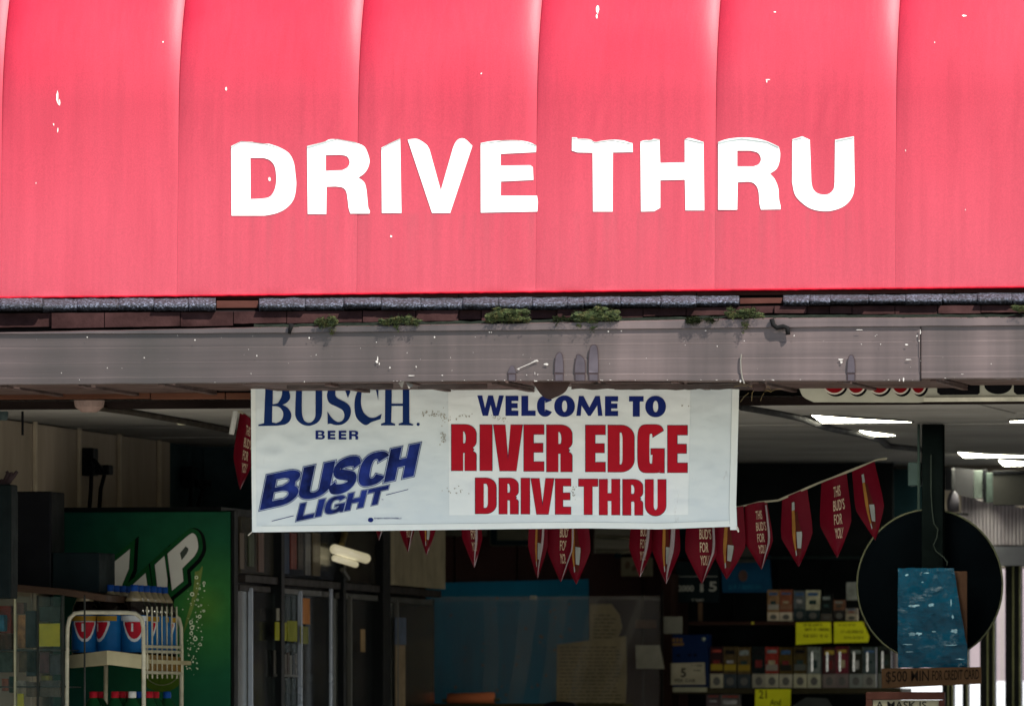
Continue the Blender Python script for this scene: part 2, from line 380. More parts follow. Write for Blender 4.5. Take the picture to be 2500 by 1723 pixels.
bm = B()
for i in range(9): box(bm, -5 + i * 1.4, -5 + i * 1.4 + 1.385, 18.2, 18.4, 0, 1.87 + random.uniform(-.012, .012), .01)
add('added_low_wall', bm, M('added_low_wall_white', (222, 226, 228), .7, 0, .08, 3, .1), label='added low white wall before the fence, brightening the back door strips', cat='wall')  # pale wall added to brighten the lower part of the door strips
ZC = 2.826; YB = 10.0; XL = -2.49
bld = thing('shop_building', (0, 1, 0), 'dark open drive through shop behind and under the red awning', 'building')
ceilm = M('ceiling_board', (150, 148, 142), .8, 0, .18, 1.6, .2)
ys = [.95, 2.4, 3.7, 5.0, 7.4, 10.0]; xs = [-2.6, -.35, 1.6, 3.2, 5.3]
for a, b_ in zip(ys, ys[1:]):
    for c_, d_ in zip(xs, xs[1:]):
        bm = B(); s = random.uniform(0, .006); box(bm, c_ + .003, d_ - .003, a + .003, b_ - .003, ZC + s, ZC + .03, .002); add('ceiling_panel', bm, ceilm, bld)
bm = B(); box(bm, -2.7, 5.4, .95, YB + .2, ZC + .032, ZC + .1); add('ceiling_deck', bm, M('deck_dark', (30, 28, 26), .9), bld)
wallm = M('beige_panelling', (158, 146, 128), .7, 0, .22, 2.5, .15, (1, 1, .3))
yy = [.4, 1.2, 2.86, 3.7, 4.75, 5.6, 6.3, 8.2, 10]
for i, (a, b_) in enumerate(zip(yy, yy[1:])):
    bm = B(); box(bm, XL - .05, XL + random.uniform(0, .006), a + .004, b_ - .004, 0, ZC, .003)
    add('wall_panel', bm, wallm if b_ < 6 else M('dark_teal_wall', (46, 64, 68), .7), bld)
for p_ in (80, 188, 286, 383): add('batten', bX(p_, p_ + 4, 1015 + (p_ - 22) * .137 - 20, 1700, XL + .007, .014, .002), M('batten_beige', (176, 164, 142), .6, 0, .2, 6), bld)
bm = B(); box(bm, XL - .2, XL - .052, .3, 10.2, 0, 4.6); add('side_wall', bm, M('outer_wall_block', (120, 112, 104), .9), bld)
bm = B(); box(bm, XL + .008, -1.75, 6.3, 6.4, 1.2, ZC); add('partition', bm, M('dark_teal_wall', (46, 64, 68), .7), bld)
brown = M('back_wall_panelling', (66, 46, 44), .7, 0, .3, 3, .2, (1, 1, .25))
xe = at(2185, 1400, YB).x
x = -2.4
while x < xe:
    x2 = min(xe, x + random.choice([.30, .36, .42])); bm = B(); box(bm, x + .004, x2 - .004, YB + random.uniform(0, .006), YB + .05, 0, ZC, .003); add('back_wall_panel', bm, brown, bld); x = x2
bm = B(); box(bm, -2.6, xe, YB + .052, YB + .2, 0, 4.0); box(bm, xe + .002, 5.4, YB + .052, YB + .2, 2.35, 4.0); add('rear_wall', bm, M('outer_wall_block', (120, 112, 104), .9), bld)
bm = B(); box(bm, 5.2, 5.4, .3, 10.2, 0, 4.6); add('right_side_wall', bm, M('outer_wall_block', (120, 112, 104), .9), bld)
# dark beam and brown trim board at the mouth of the opening
beam = M('beam_dark_wood', (30, 23, 21), .8, 0, .4, 12, .3, (.2, 1, 1))
bm = bpx(-900, 972, 3500, 992, .9, .05, 0); add('header_beam', bm, beam, bld)
trim = M('trim_brown', (92, 60, 46), .75, 0, .35, 10, .3, (.15, 1, 1))
for a, b_ in ((-700, -120), (-118, 366), (368, 549), (551, 640)):
    add('trim_board', bpx(a, 956 + (2 if a > 300 else 0), b_, 974, .84, .04, .003), trim, bld)
bm = B(); box(bm, -4.4, 5.6, .96, 1.2, ZC + .102, 4.4); add('front_wall', bm, M('outer_wall_block', (120, 112, 104), .9), bld)
# soffit panels between gutter and beam
sof = M('soffit_brown', (82, 68, 64), .55, 0, .3, 6, .2)
zb = at(1250, 931, -.1).z
xsof = -5.2
while xsof < 5.6:
    wd = random.uniform(.30, .36); bm = B(); dz = random.uniform(-.008, .004)
    box(bm, xsof + .003, xsof + wd - .006, -.17, .82, zb + dz, zb + dz + .012, .003); box(bm, xsof + wd - .03, xsof + wd - .006, -.17, .82, zb + dz - .009, zb + dz - .0005, .002)
    add('soffit_panel', bm, sof, bld); xsof += wd
# ---- eave: roof deck, two courses of shingles
roof = add('roof', strip(-900, 3400, 60, [(T((0, 733), (2500, 712)), .06), (T((0, 765), (2500, 745)), -.05), (T((0, 812), (2500, 782)), -.06), (T((0, 830), (2500, 800)), .10)]), M('roof_felt', (24, 20, 20), .9), bld)
top1 = T((0, 731), (620, 729.5), (1250, 729), (1880, 723), (2500, 718)); bot1 = T((0, 761), (620, 757), (1250, 756), (1600, 752), (1880, 746), (2500, 743))
edges = [-800, -640, -470, -300, -160, 0, 104, 188, 290, 376, 460, 527, None, 632, 745, 840, 930, 1027, 1130, 1216, 1300, 1385, 1425, 1515, 1613, 1700, 1805, None, 1912, 1977, 2027, 2120, 2210, 2300, 2386, 2470, 2560, 2700, 2850, 3000, 3200, 3400]
for a, b_ in zip(edges, edges[1:]):
    if a is None or b_ is None: continue
    j0, j1, sk = random.uniform(-2.5, 2.5), random.uniform(-3, 3), random.uniform(-.022, .014)
    H = lambda k_: (lambda px: (top1(px) + j0 * .4) * (1 - k_) + (bot1(px) + j1) * k_)
    bm = strip(a + .35, b_ - .35, 6, [(H(-.2), .05), (H(.10), -.035 + sk), (H(.38), -.085 + sk), (H(.56), -.103 + sk), (H(.80), -.093 + sk), (H(1), -.055 + sk), (H(.95), -.03), (H(.3), .05)],
               jit=lambda px, k_: 2.0 * noise.noise(Vector((px * .03, k_ * .4, 1))) + 1.4 * noise.noise(Vector((px * .13, k_ * 1.1, 7))))
    add('shingle', bm, SHG, roof, sm=True)
dsh = M('old_shingle_red', (48, 31, 30), .85, 0, .45, 9, .6)
top2 = T((0, 765), (620, 761), (1250, 757), (1880, 748), (2500, 745)); bot2 = T((0, 801), (620, 791), (1250, 780), (1880, 765), (2500, 764))
px = -800
while px < 3300:
    wd = random.choice([55, 80, 105, 130, 160, 185]); j0 = random.uniform(-3, 3); dY = random.uniform(-.012, .012)
    bm = strip(px + 1, px + wd - 1, 20, [(lambda p: top2(p) - 4, .03), (top2, -.075 + dY), (lambda p: bot2(p) + j0, -.088 + dY), (lambda p: bot2(p) + j0 + 1, .02)], jit=lambda p, k_: 1.2 * noise.noise(Vector((p * .04, k_, 3))))
    add('shingle', bm, dsh, roof); px += wd
for a, b_ in ((529, 630), (1807, 1910)):
    add('roof_batten', strip(a, b_, 25, [(lambda p: top1(p) + 4, -.04), (lambda p: bot1(p) - 6, -.045), (lambda p: bot1(p) - 4, .03)]), M('batten_brown', (70, 42, 36), .8, 0, .4, 10, .3, (.3, 1, 1)), roof)

# ================================================================ AWNING
HEM = T((0, 725.5), (620, 719.5), (1250, 712), (1880, 706), (2500, 700))
YA = .03; Z0 = at(1250, 712, YA).z
SEAM = [at(p, 500, YA + .03).x for p in (-868, -432, 5, 436, 874.5, 1311, 1748, 2188, 2628, 3060)]
def asurf(x, z, lap=1):
    dz = z - Z0; y = YA + .045 * dz + .62 * max(0, dz - .72) ** 2
    for a, b_ in zip(SEAM, SEAM[1:]):
        if a <= x < b_:
            u = (x - a) / (b_ - a) * 2 - 1
            A = .003 + .025 * smooth(.35, 1.2, dz)
            y -= A * (1 - abs(u) ** 9) - lap * (.003 * math.exp(-(u + 1) / .30) * smooth(.45, .8, dz) + .0012 * math.exp(-(u + 1) / .2))
    y -= .004 * noise.noise(Vector((x * 2.2, z * 1.4, 0)))
    wr = smooth(.52, .62, dz) * (1 - smooth(.64, .80, dz)); y -= .0048 * wr * max(0, noise.noise(Vector((x * 24 - z * 8, z * 3.5, 2))) + .1) * smooth(-.2, .3, noise.noise(Vector((x * 2.3, 0, 6))))
    wr2 = smooth(.0, .2, dz) * (1 - smooth(.3, .5, dz)); y -= .0010 * wr2 * noise.noise(Vector((x * 22, z * 2.5, 5)))
    hm = 1 - smooth(.0, .035, dz - (-.015)); y += .006 * hm * noise.noise(Vector((x * 7, 0, 9)))
    return y
def onaw(px, py, o=0, lap=1):
    Y = YA
    for _ in range(5): p = at(px, py, Y); Y = asurf(p.x, p.z, lap) - o
    return at(px, py, Y)
zh = lambda x: at(1250 + (x * CS) * 640, HEM(1250 + (x * CS) * 640), YA).z
awn = thing('awning', (0, YA, Z0), 'large sunlit red vinyl awning lettered DRIVE THRU above the gutter', 'awning')
for a, b_ in zip(SEAM, SEAM[1:]):
    bm = B(); NX, NZ = 72, 120; grid = []
    for i in range(NX + 1):
        u = i / NX; u = .5 - .5 * math.cos(math.pi * u); x = a + (b_ - a) * u * .9998; zb_ = zh(x); row = []
        for j in range(NZ + 1):
            z = zb_ + (Z0 + 1.62 - zb_) * (j / NZ) ** 1.1; row.append(bm.verts.new((x, asurf(x, z), z)))
        grid.append(row)
    for i in range(NX):
        for j in range(NZ): bm.faces.new((grid[i][j], grid[i + 1][j], grid[i + 1][j + 1], grid[i][j + 1]))
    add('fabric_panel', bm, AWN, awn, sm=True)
# rolled bottom hem, torn here and there
redd = M('hem_red', (150, 18, 34), .5, 0, .3, 20, .2)
bm = strip(-868, 3060, 12, [(lambda p: HEM(p) - 1.5, .012), (lambda p: HEM(p) + 1.5, .006), (lambda p: HEM(p) + 4.2, .012), (lambda p: HEM(p) + 3, .04), (lambda p: HEM(p) - 1, .04)],
           jit=lambda p, k_: (1.1 * noise.noise(Vector((p * .06, 0, 4))) + .7 * noise.noise(Vector((p * .2, 0, 8)))) * (1 if k_ in (1, 2) else .4))
add('hem', bm, redd, awn)
bk = M('awning_board_brown', (50, 27, 22), .75, 0, .4, 8, .3, (.15, 1, 1))
for a, b_ in ((-800, 430), (431, 1120), (1121, 1700), (1702, 2330), (2331, 3060)):
    add('support_board', strip(a, b_ - 2, 40, [(lambda p: HEM(p) + 4.6, .022), (lambda p: HEM(p) + lerp(((0, 6), (620, 10), (1250, 13), (1880, 14), (2500, 14)), p), .02), (lambda p: HEM(p) + 15, .07), (lambda p: HEM(p) + 5, .07)]), bk, awn)
# back frame so the awning is not a loose sheet
bm = B()
for x in SEAM:
    tube([(x, asurf(x + .001, z) + .045, z) for z in [Z0 + .02 + i * .16 for i in range(10)]], .014, bm)
add('rib_frame', bm, M('galvanised', (150, 150, 150), .4, .8), awn)
bm = B(); box(bm, SEAM[0], SEAM[-1], .6, .96, Z0 - .25, Z0 + 1.3); add('backing_wall', bm, M('outer_wall_block', (120, 112, 104), .9), awn)
c6 = lambda L_: spline([(500 + p[0] / 2.7247, 280 + p[1] / 2.7247) + tuple(p[2:]) for p in L_])
c7 = lambda L_: spline([(1300 + p[0] / 2.7247, 280 + p[1] / 2.7247) + tuple(p[2:]) for p in L_])
LET = [
 [c6([(175,210),(215,190),(240,178),(320,182),(330,190),(430,195),(500,220,1),(560,258,1),(592,320,1),(603,400,1),(608,470,1),(592,560,1),(545,620,1),(480,655,1),(400,672),(178,672)]),
  c6([(303,288),(390,288),(435,305,1),(465,345,1),(475,410,1),(472,470,1),(455,520,1),(425,550,1),(370,560),(305,562)])],
 [c6([(680,210),(800,180),(830,165,1),(880,165,1),(960,178,1),(1010,190,1),(1060,212,1),(1085,260,1),(1096,310,1),(1085,355,1),(1060,392,1),(1022,420),(1060,450,1),(1075,500,1),(1083,580,1),(1088,620,1),(1098,640,1),(1096,658),(968,658),(957,620,1),(950,560,1),(940,510,1),(915,485,1),(870,478),(810,480),(808,662),(685,662)]),
  c6([(805,270),(900,267),(945,278,1),(964,315,1),(950,350,1),(915,370),(805,375)])],
 [c6([(1175,220),(1225,195),(1300,160),(1308,655),(1178,655)])],
 [c6([(1350,168),(1375,163,1),(1415,163,1),(1455,185,1),(1480,205),(1495,232),(1570,505),(1650,225),(1665,190,1),(1690,163,1),(1730,162,1),(1780,208),(1632,655),(1512,655)])],
 [c6([(1835,190),(1900,178,1),(1990,172,1),(2090,172,1),(2160,185,1),(2205,205),(2203,250),(1968,262),(1968,340),(2165,337),(2182,350),(2186,435),(1970,445),(1968,540),(2210,540),(2216,580),(2212,645),(1836,652)])],
 [c7([(263,152),(290,152),(305,160),(380,165,1),(415,182,1),(460,175,1),(530,168,1),(600,172,1),(650,188),(665,190),(668,250),(535,252),(533,645),(403,645),(400,254),(300,252),(262,240)])],
 [c7([(718,180),(745,172,1),(790,170),(805,162),(845,165),(850,322),(1013,318),(1013,168),(1040,156,1),(1090,168,1),(1138,183),(1143,637),(1018,637),(1014,433),(850,437),(850,620),(810,643),(722,645)])],
 [c7([(1235,182),(1300,162,1),(1390,153,1),(1480,158,1),(1560,178,1),(1638,213),(1648,262,1),(1640,325,1),(1620,365,1),(1580,393),(1612,430,1),(1635,490,1),(1640,560,1),(1650,605),(1650,630),(1520,632),(1510,590,1),(1505,520,1),(1490,475,1),(1450,448,1),(1365,450),(1362,633),(1235,633)]),
  c7([(1362,240),(1450,240),(1500,255,1),(1520,295,1),(1505,330,1),(1470,345),(1362,345)])],
 [c7([(1728,165),(1795,145),(1845,168),(1855,450),(1865,490,1),(1890,520,1),(1935,533,1),(1975,525,1),(2003,495,1),(2010,450),(2013,168),(2138,145),(2143,470),(2130,540,1),(2085,600,1),(2010,635,1),(1930,642,1),(1850,625,1),(1785,580,1),(1745,530,1),(1727,450)])],
]
white = M('letter_white_vinyl', (238, 238, 234), .4, 0, .03, 6, .05)
def peel(px, py, o=0):
    return onaw(px, py, o + .009 * smooth(352, 336, py) if py < 352 else o)
for lp in LET: add('letter', flat(lp, lambda a, b_, o=0: onaw(a, b_, o, 0), .0012, .001, 0, 22), white, awn)
# peeled upper lips of some letters (curling forward), their shade painted in grey
gv = M('letter_lip_shade_grey', (186, 196, 192), .45, 0, .08)
for pts in (((564.5, 357), (588, 344.5), (617, 346.5), (650, 351), (684, 361)), ((749.5, 357), (793, 345), (823, 339), (870, 347)), ((931, 361), (950, 350), (977, 338)), ((1173.5, 350), (1230, 342.5), (1267, 342.5), (1309, 354)),
            ((1397, 337), (1440, 340.5), (1452, 347), (1495, 342), (1540, 350)), ((1564, 346), (1590, 341), (1610, 340)), ((1672, 338.5), (1717, 347)), ((1753, 347), (1810, 336.5), (1872, 345), (1901, 358)), ((1934, 341), (1958, 334)), ((2040, 342.5), (2084, 334))):
    q = [(p[0], p[1] + random.uniform(.4, 1.2)) for p in pts]; q2 = [(p[0], p[1] + random.uniform(2.6, 6.5)) for p in pts]
    bm = B(); v1 = [bm.verts.new(onaw(p[0], p[1], .0055, 0)) for p in q]; v2 = [bm.verts.new(onaw(p[0], p[1], .0032, 0)) for p in q2]
    for i in range(len(q) - 1): bm.faces.new((v1[i], v2[i], v2[i + 1], v1[i + 1]))
    add('peeling_edge', bm, gv, awn)
# scuffs where the red coat is rubbed off
bm = B()
def blob(bm, cx, cy, rx, ry, fn, off, n=9, rag=.35):
    lp = [(cx + rx * (1 + random.uniform(-rag, rag)) * math.cos(2 * math.pi * i / n), cy + ry * (1 + random.uniform(-rag, rag)) * math.sin(2 * math.pi * i / n)) for i in range(n)]
    flat([lp], fn, off, 0, 0, 0, bm)
for s in ((140, 238, 2.4, 16), (145, 252, 2.6, 8), (131, 304, 1.6, 3), (141, 318, 1.2, 6), (552, 217, 2.4, 4.5), (658, 438, 2.8, 6), (955, 577, 2.8, 3), (1459, 24, 3.2, 12), (1457, 40, 2, 6), (398, 103, 1.4, 2), (1875, 195, 6, 1.2), (1872, 198, 1.5, 4), (2354, 39, 5, 2.2),
          (2282, 104, 1, 2), (1892, 30, 3, 1.5), (1175, 180, 2, 2), (2211, 368, 1, 2.5), (2357, 512, 1, 2), (88, 447, 1, 2)):
    blob(bm, *s, onaw, .0012)
add('scuff', bm, M('scuff_pale', (246, 214, 206), .6, 0, .1), awn, kind='stuff')

# ================================================================ GUTTER
gut = thing('gutter', (0, -.2, at(1250, 930, -.2).z), 'long brown metal gutter with rubbed pinkish streaks below the shingles', 'gutter')
lt = T((0, 811), (620, 799), (1240, 789), (1880, 776), (2500, 774)); lb = T((0, 816), (620, 814), (1250, 807), (1900, 800), (2500, 795))
bt = T((0, 939.5), (1250, 930), (2247, 929.8)); bt2 = T((2247, 924.8), (2500, 923.2))
def fr(bot, k_): return lambda p: lb(p) + (bot(p) - lb(p)) * k_
def sect(a, b_, bot, dy, name):
    rows = [(lambda p: lt(p) + 2, -.170), (lt, -.192 - dy), (lambda p: lt(p) + 2, -.206 - dy), (lambda p: lb(p) - 1.5, -.208 - dy), (lb, -.198 - dy), (fr(bot, .27), -.198 - dy), (fr(bot, .285), -.201 - dy), (fr(bot, .56), -.201 - dy),
            (fr(bot, .575), -.204 - dy), (fr(bot, .86), -.204 - dy), (fr(bot, .875), -.207 - dy), (fr(bot, .985), -.207 - dy), (fr(bot, 1.0), -.203 - dy), (lambda p: bot(p) + 1, -.10), (lambda p: bot(p) + 1, -.06), (lambda p: bot(p) - 3, -.06), (lambda p: bot(p) - 4, -.19 - dy), (lambda p: lb(p) + 4, -.19 - dy)]
    return add(name, strip(a, b_, 14, rows, jit=lambda p, k_: .9 * noise.noise(Vector((p * .012, k_ * .08, 2))) + .35 * noise.noise(Vector((p * .07, k_ * .2, 5)))), GUT, gut)
add('joint_line', strip(2246.5, 2249.5, 1, [(lambda p: lb(p), -.2125), (lambda p: bt(p), -.2125)], None, False), M('joint_dark', (24, 20, 20), .7), gut); sect(-850, 2246, bt, .002, 'gutter_section'); sect(2240, 3400, bt2, 0, 'gutter_section')
ong = plane(-.2115)
chipm = M('bare_white_chip', (176, 172, 166), .5, 0, .3, 40)
bm = B()
chips = [(213, 823, 2, 2.4), (476, 830, 2.2, 3), (352, 873, 2, 2.4), (627, 868, 2.2, 3.2), (755, 825, 2.6, 3), (1061, 823, 2.6, 3.2), (952, 897, 2.8, 3.4), (1016, 895, 2.8, 3.4), (1004, 916.5, 10, 2), (1080, 915.7, 3, 1.6), (772, 866, 1.4, 2.4), (922, 875, 2.2, 9), (920, 883, 4, 4), (926, 888, 2, 4), (743, 932, 1.4, 2.4),
         (1485, 809, 2.6, 2.2), (1517, 808, 2, 2.2), (1266, 901, 3.4, 3), (1309, 881, 8, 3), (1334, 889, 9, 3.4), (1286, 915, 1.6, 2), (1306, 911, 1.5, 5), (1313, 914, 1.5, 3), (1307, 930, 6, 1.8), (1751, 845, 1.4, 2.4), (1723, 807, 4, 1), (1808, 930, 4, 4), (1817, 832, 1.2, 2),
         (2098, 805, 12, 1.2), (1939, 819, 2, 3.4), (2053, 877, 8, 3), (2054, 884, 4, 5), (2150, 840, 2, 2), (2103, 840, 1.5, 2), (2213, 841, 5, 2.2), (2218, 877.5, 9, 2), (2239, 820, 2.4, 3.4), (2247, 810, 1.8, 9), (2206, 926, 2.4, 8), (2196, 928, 1.6, 4), (2137, 820, 1.3, 2.4), (2141, 817, 1.2, 1.6), (2244, 832, 1.2, 3), (262, 898, 1.2, 2.4), (150, 910, 1.2, 2), (613, 912, 1, 3), (194, 927, 1, 1.6),
         (1195, 811, 3, 1), (1200, 811, 1.6, 1.2), (919, 835, 1.4, 2), (880, 850, 1, 1.6), (994, 861, 1.2, 1.8), (2420, 888, 1.2, 2.4), (2350, 913, 5, .8)]
for s in chips: blob(bm, s[0], s[1], s[2] * .7, s[3] * .7, ong, .0012)
for i in range(30): blob(bm, random.uniform(0, 2500), random.uniform(818, 925), random.uniform(.4, .8), random.uniform(.5, 1.1), ong, .0011, 6)
for i in range(30):
    p = random.uniform(500, 2490); blob(bm, p, (bt(p) if p < 2247 else bt2(p)) - random.uniform(1.5, 3.5), random.uniform(.8, 2.6), random.uniform(.4, .9), ong, .0011, 6)
add('paint_chip', bm, chipm, gut, kind='stuff')
bm = strip(1297, 1312, 5, [(lambda p: 884 - (p - 1297) * .45, -.213), (lambda p: 886.2 - (p - 1297) * .45, -.213)], close=False)
add('scratch', strip(1262, 1310, 8, [(lambda p: 900 - (p - 1262) * .42, -.2135), (lambda p: 901.6 - (p - 1262) * .42, -.2135)], bm, False), chipm, gut)
# wiped clean finger shaped patches
stm, sto = M('clean_metal_patch', (72, 67, 72), .4, 0, .3, 9, .05), M('patch_outline', (58, 49, 50), .5)
def finger(x, top, wd, lean=0):
    b0 = 929.5; lp = [(x - wd, b0), (x - wd * 1.06, (top + b0) / 2), (x - wd * .8, top + 10), (x + lean - wd * .3, top + 1), (x + lean + wd * .4, top + 2), (x + wd * .9, top + 14), (x + wd * 1.05, (top + b0) / 2 + 6), (x + wd, b0)]
    return spline([lp[0]] + [p + (1,) for p in lp[1:-1]] + [lp[-1]])
for x, t_, wd, ln in ((1250, 893, 9, 0), (1365, 860, 10, 1), (1416, 865, 12, -4), (1449, 841, 11, 1), (2078, 866, 9, 0)):
    add('wiped_patch', flat([finger(x, t_, wd, ln)], ong, .0012, 0, 1.1), sto, gut); q = add('wiped_patch_centre', flat([[(p[0], min(p[1], 912 - 2)) for p in finger(x, t_, wd, ln)]], ong, .0022, 0, -.6), stm, gut)
    add('wiped_patch_centre', flat([[(x - wd + 1, 914), (x - wd + 1, 928.5), (x + wd - 1, 928.5), (x + wd - 1, 914)]], ong, .0022), stm, gut)
# bent tabs, torn strap, hanging flap
gm = M('bare_tin', (120, 116, 108), .4, .5, .2)
bm = poly(B(), [at(972, 934, -.2), at(987, 929, -.21), at(982, 949, -.2)], [at(972, 934, -.19), at(987, 929, -.2), at(982, 949, -.19)])
poly(bm, [at(991, 931, -.2), at(1012, 939, -.18), at(998, 949, -.2)], [at(991, 931, -.19), at(1012, 939, -.17), at(998, 949, -.19)]); add('bent_tab', bm, gm, gut)
bm = tube([at(p, q, -.215) for p, q in ((1810, 864), (1808, 880), (1809, 900), (1812, 922), (1817, 936))], .003); add('split_seam', bm, gm, gut)
flapm = M('flap_brown', (66, 52, 48), .6, 0, .25)
add('hanging_flap', prism(spline([(1300, 932), (1392, 932), (1378, 957, 1), (1352, 971, 1), (1338, 974, 1), (1320, 962, 1)]), -.12, .01), flapm, gut, label='rounded brown tab hanging over the word WELCOME')
for x0, x1, dy in ((1020, 1190, 10), (1395, 1560, 11), (1500, 1700, 12), (700, 960, 10), (1620, 1830, 11)):
    add('soffit_scrap', strip(x0, x1, 12, [(lambda p: 938, -.05), (lambda p: 938 + dy + 3 * noise.noise(Vector((p * .03, x0, 0))), .02), (lambda p: 939 + dy + 3 * noise.noise(Vector((p * .03, x0, 0))), .04), (lambda p: 937, .04)]), M('soffit_scrap_grey', (58, 50, 47), .6, 0, .3), gut)
for p_ in (1853,):
    add('drip_outlet', lathe(at(p_, 946, -.13), [(.0, -.012), (.022, -.012), (.026, 0), (.024, .014), (0, .014)], seg=14), flapm, gut)
# straw of an old nest
bm = B(); c0 = at(1855, 952, -.10)
for i in range(14):
    a = c0 + Vector((random.uniform(-.05, .06), random.uniform(-.03, .03), random.uniform(-.012, .018))); d = Vector((random.uniform(-1, 1), random.uniform(-.5, .5), random.uniform(-1, .6))).normalized() * random.uniform(.02, .055)
    tube([a, a + d * .5 + Vector((0, 0, .004)), a + d], .0006, bm, 4)
add('old_nest_straw', bm, M('straw', (150, 130, 90), .8), label='wisps of straw poking from under the gutter right of the banner', cat='straw', kind='stuff')

# ================================================================ MOSS
def moss(lab, px, py, w_, h_, drips=(), dark=False, n=1800):
    bm = B(); seeds = []
    for _ in range(int(14 + w_ * .28)):
        seeds.append((px + random.uniform(-.46, .46) * w_, py + random.gauss(0, h_ * .2), random.uniform(.2, .75) * h_ * .5))
    for dx, dy in drips:
        for t_ in range(6): seeds.append((px + dx + random.uniform(-4, 4), py + dy * t_ / 5, h_ * (.30 - .03 * t_)))
    for sx, sy, sr in seeds:
        c_ = at(sx, sy, -.195 + random.uniform(-.02, .05)); r_ = sr / 640
        g_ = bmesh.ops.create_icosphere(bm, subdivisions=2, radius=r_)
        for v in g_['verts']:
            n_ = .8 + .8 * noise.noise(v.co * 150 + c_ * 31); v.co = Vector((v.co.x * 1.7, v.co.y, v.co.z * .62)) * n_ + c_
    for _ in range(n):
        sx, sy, sr = random.choice(seeds); a = random.uniform(0, 6.28); r_ = math.sqrt(random.random()) * sr * 1.15
        p = at(sx + r_ * math.cos(a) * 1.2, sy + r_ * math.sin(a), -.215 + random.uniform(-.02, .03)); L_ = random.uniform(.003, .008)
        d = Vector((random.uniform(-1, 1), random.uniform(-1, .2), random.uniform(-.6, 1))).normalized() * L_; s = d.cross(Vector((random.random(), random.random(), random.random()))).normalized() * L_ * .28
        bm.faces.new([bm.verts.new(q) for q in (p - s, p + s, p + d)])
    add('moss_clump', bm, M('moss_dark', (30, 36, 20), .95, 0, .4, 40) if dark else MOS, label=lab, cat='moss', group='moss clumps on the gutter edge')
moss('small green moss clump with a dark drooping tip, leftmost on the gutter', 797, 788, 44, 26, ((14, 26),))
moss('long flat moss tuft with one thin drip above BUSCH', 975, 784, 100, 20, ((-6, 22), (40, 10)))
moss('round mound of green and rusty moss covering the shingle edge', 1242, 768, 100, 36)
moss('largest moss clump, rusty topped with a fat green drip in its middle', 1462, 770, 110, 38, ((-52, 26), (-14, 38)))
moss('flat dark dried moss patch between the two big green clumps', 1712, 782, 78, 20, (), True)
moss('triangular moss clump hanging lowest below the missing shingle', 1815, 764, 90, 26, ((0, 46), (-4, 30), (8, 36)))
moss('thin moss crumbs on the far right corner of the shingles', 2490, 752, 30, 18, (), False, 300)
moss('tiny green moss specks between the round mound and the largest clump', 1372, 778, 50, 12, ((-12, 18),), True, 300)
dk = M('dark_scrap', (24, 24, 24), .8)
add('bent_scrap', tube([at(p, q, -.22) for p, q in ((1884, 778), (1888, 793), (1897, 800), (1912, 797), (1922, 800), (1924, 817))], .009), dk, label='dark bent strip drooping over the gutter right of the moss', cat='scrap', sm=True)
add('dark_twig', tube([at(p, q, -.22) for p, q in ((712, 790), (709, 802), (706, 815))], .011, r2=.005), dk, label='short dark twig sticking over the gutter left of the first moss', cat='twig', sm=True)
bm = strip(620, 2600, 12, [(lambda p: lt(p) - 7 + 3 * noise.noise(Vector((p * .03, 0, 0))), -.14), (lambda p: lt(p) + 1.5 + 2.5 * noise.noise(Vector((p * .05, 3, 0))), -.20), (lambda p: lt(p) + 4, -.15)])
add('gutter_debris', bm, M('gutter_debris_dark', (26, 32, 26), .95, 0, .5, 40, .8), label='dark wet leaf litter filling the gutter', cat='litter', kind='stuff')

# ================================================================ BANNER
YBN = .62
def bsurf(x, z):
    return YBN + .010 * math.sin(x * 2.1 + .6) + .006 * noise.noise(Vector((x * 3, z * 3, 1))) + .0035 * noise.noise(Vector((x * 9 + z * 7, z * 6, 4))) + .0045 * smooth(-.35, -.75, x) * abs(noise.noise(Vector((x * 7 + z * 5, z * 11 - x * 4, 8))))
def onb(px, py, o=0):
    p = at(px, py, YBN); p = at(px, py, bsurf(p.x, p.z) - o); return p
bl = thing('banner', at(1200, 1292, YBN), 'white vinyl banner with blue and red print hung below the gutter', 'banner')
bb = T((613, 1299), (1010, 1294), (1240, 1291), (1430, 1289), (1609, 1291.5), (1799, 1284.5)); bt_ = T((613, 940), (1804, 936))
brx = T((936, 1805), (1100, 1801), (1240, 1797.5), (1290, 1799.5)); blx = T((936, 612.5), (1100, 613.5), (1200, 614.5), (1299, 615.5))
bm = B(); NX, NZ = 200, 70; grid = []
for i in range(NX + 1):
    row = []
    for j in range(NZ + 1):
        u, t_ = i / NX, j / NZ; py = 936 + t_ * 360; px = blx(py) + u * (brx(py) - blx(py)); py = bt_(px) + t_ * (bb(px) - bt_(px)); row.append(bm.verts.new(onb(px, py)))
    grid.append(row)
for i in range(NX):
    for j in range(NZ): bm.faces.new((grid[i][j], grid[i][j + 1], grid[i + 1][j + 1], grid[i + 1][j]))
add('banner_sheet', bm, BAN, bl, sm=True)
hemm = M('banner_hem', (226, 232, 226), .35, 0, .04, 8, .1)
def ribbon(f0, f1, a, b_, off, mat, name, par, step=8):
    bm = B(); prev = None; n = int((b_ - a) / step) + 1
    for i in range(n + 1):
        p = a + (b_ - a) * i / n; c_ = (bm.verts.new(onb(p, f0(p), off)), bm.verts.new(onb(p, f1(p), off)))
        if prev: bm.faces.new((prev[0], prev[1], c_[1], c_[0]))
        prev = c_
    return add(name, bm, mat, par)
ribbon(lambda p: bb(p) - 15, lambda p: bb(p) - .6, 617, 1797, .0012, hemm, 'bottom_hem', bl)
bm = B(); prev = None
for i in range(30):
    py = 945 + i * 12; c_ = (bm.verts.new(onb(brx(py) - 17, py, .0012)), bm.verts.new(onb(brx(py) - .6, py, .0012)))
    if prev: bm.faces.new((prev[0], c_[0], c_[1], prev[1]))
    prev = c_
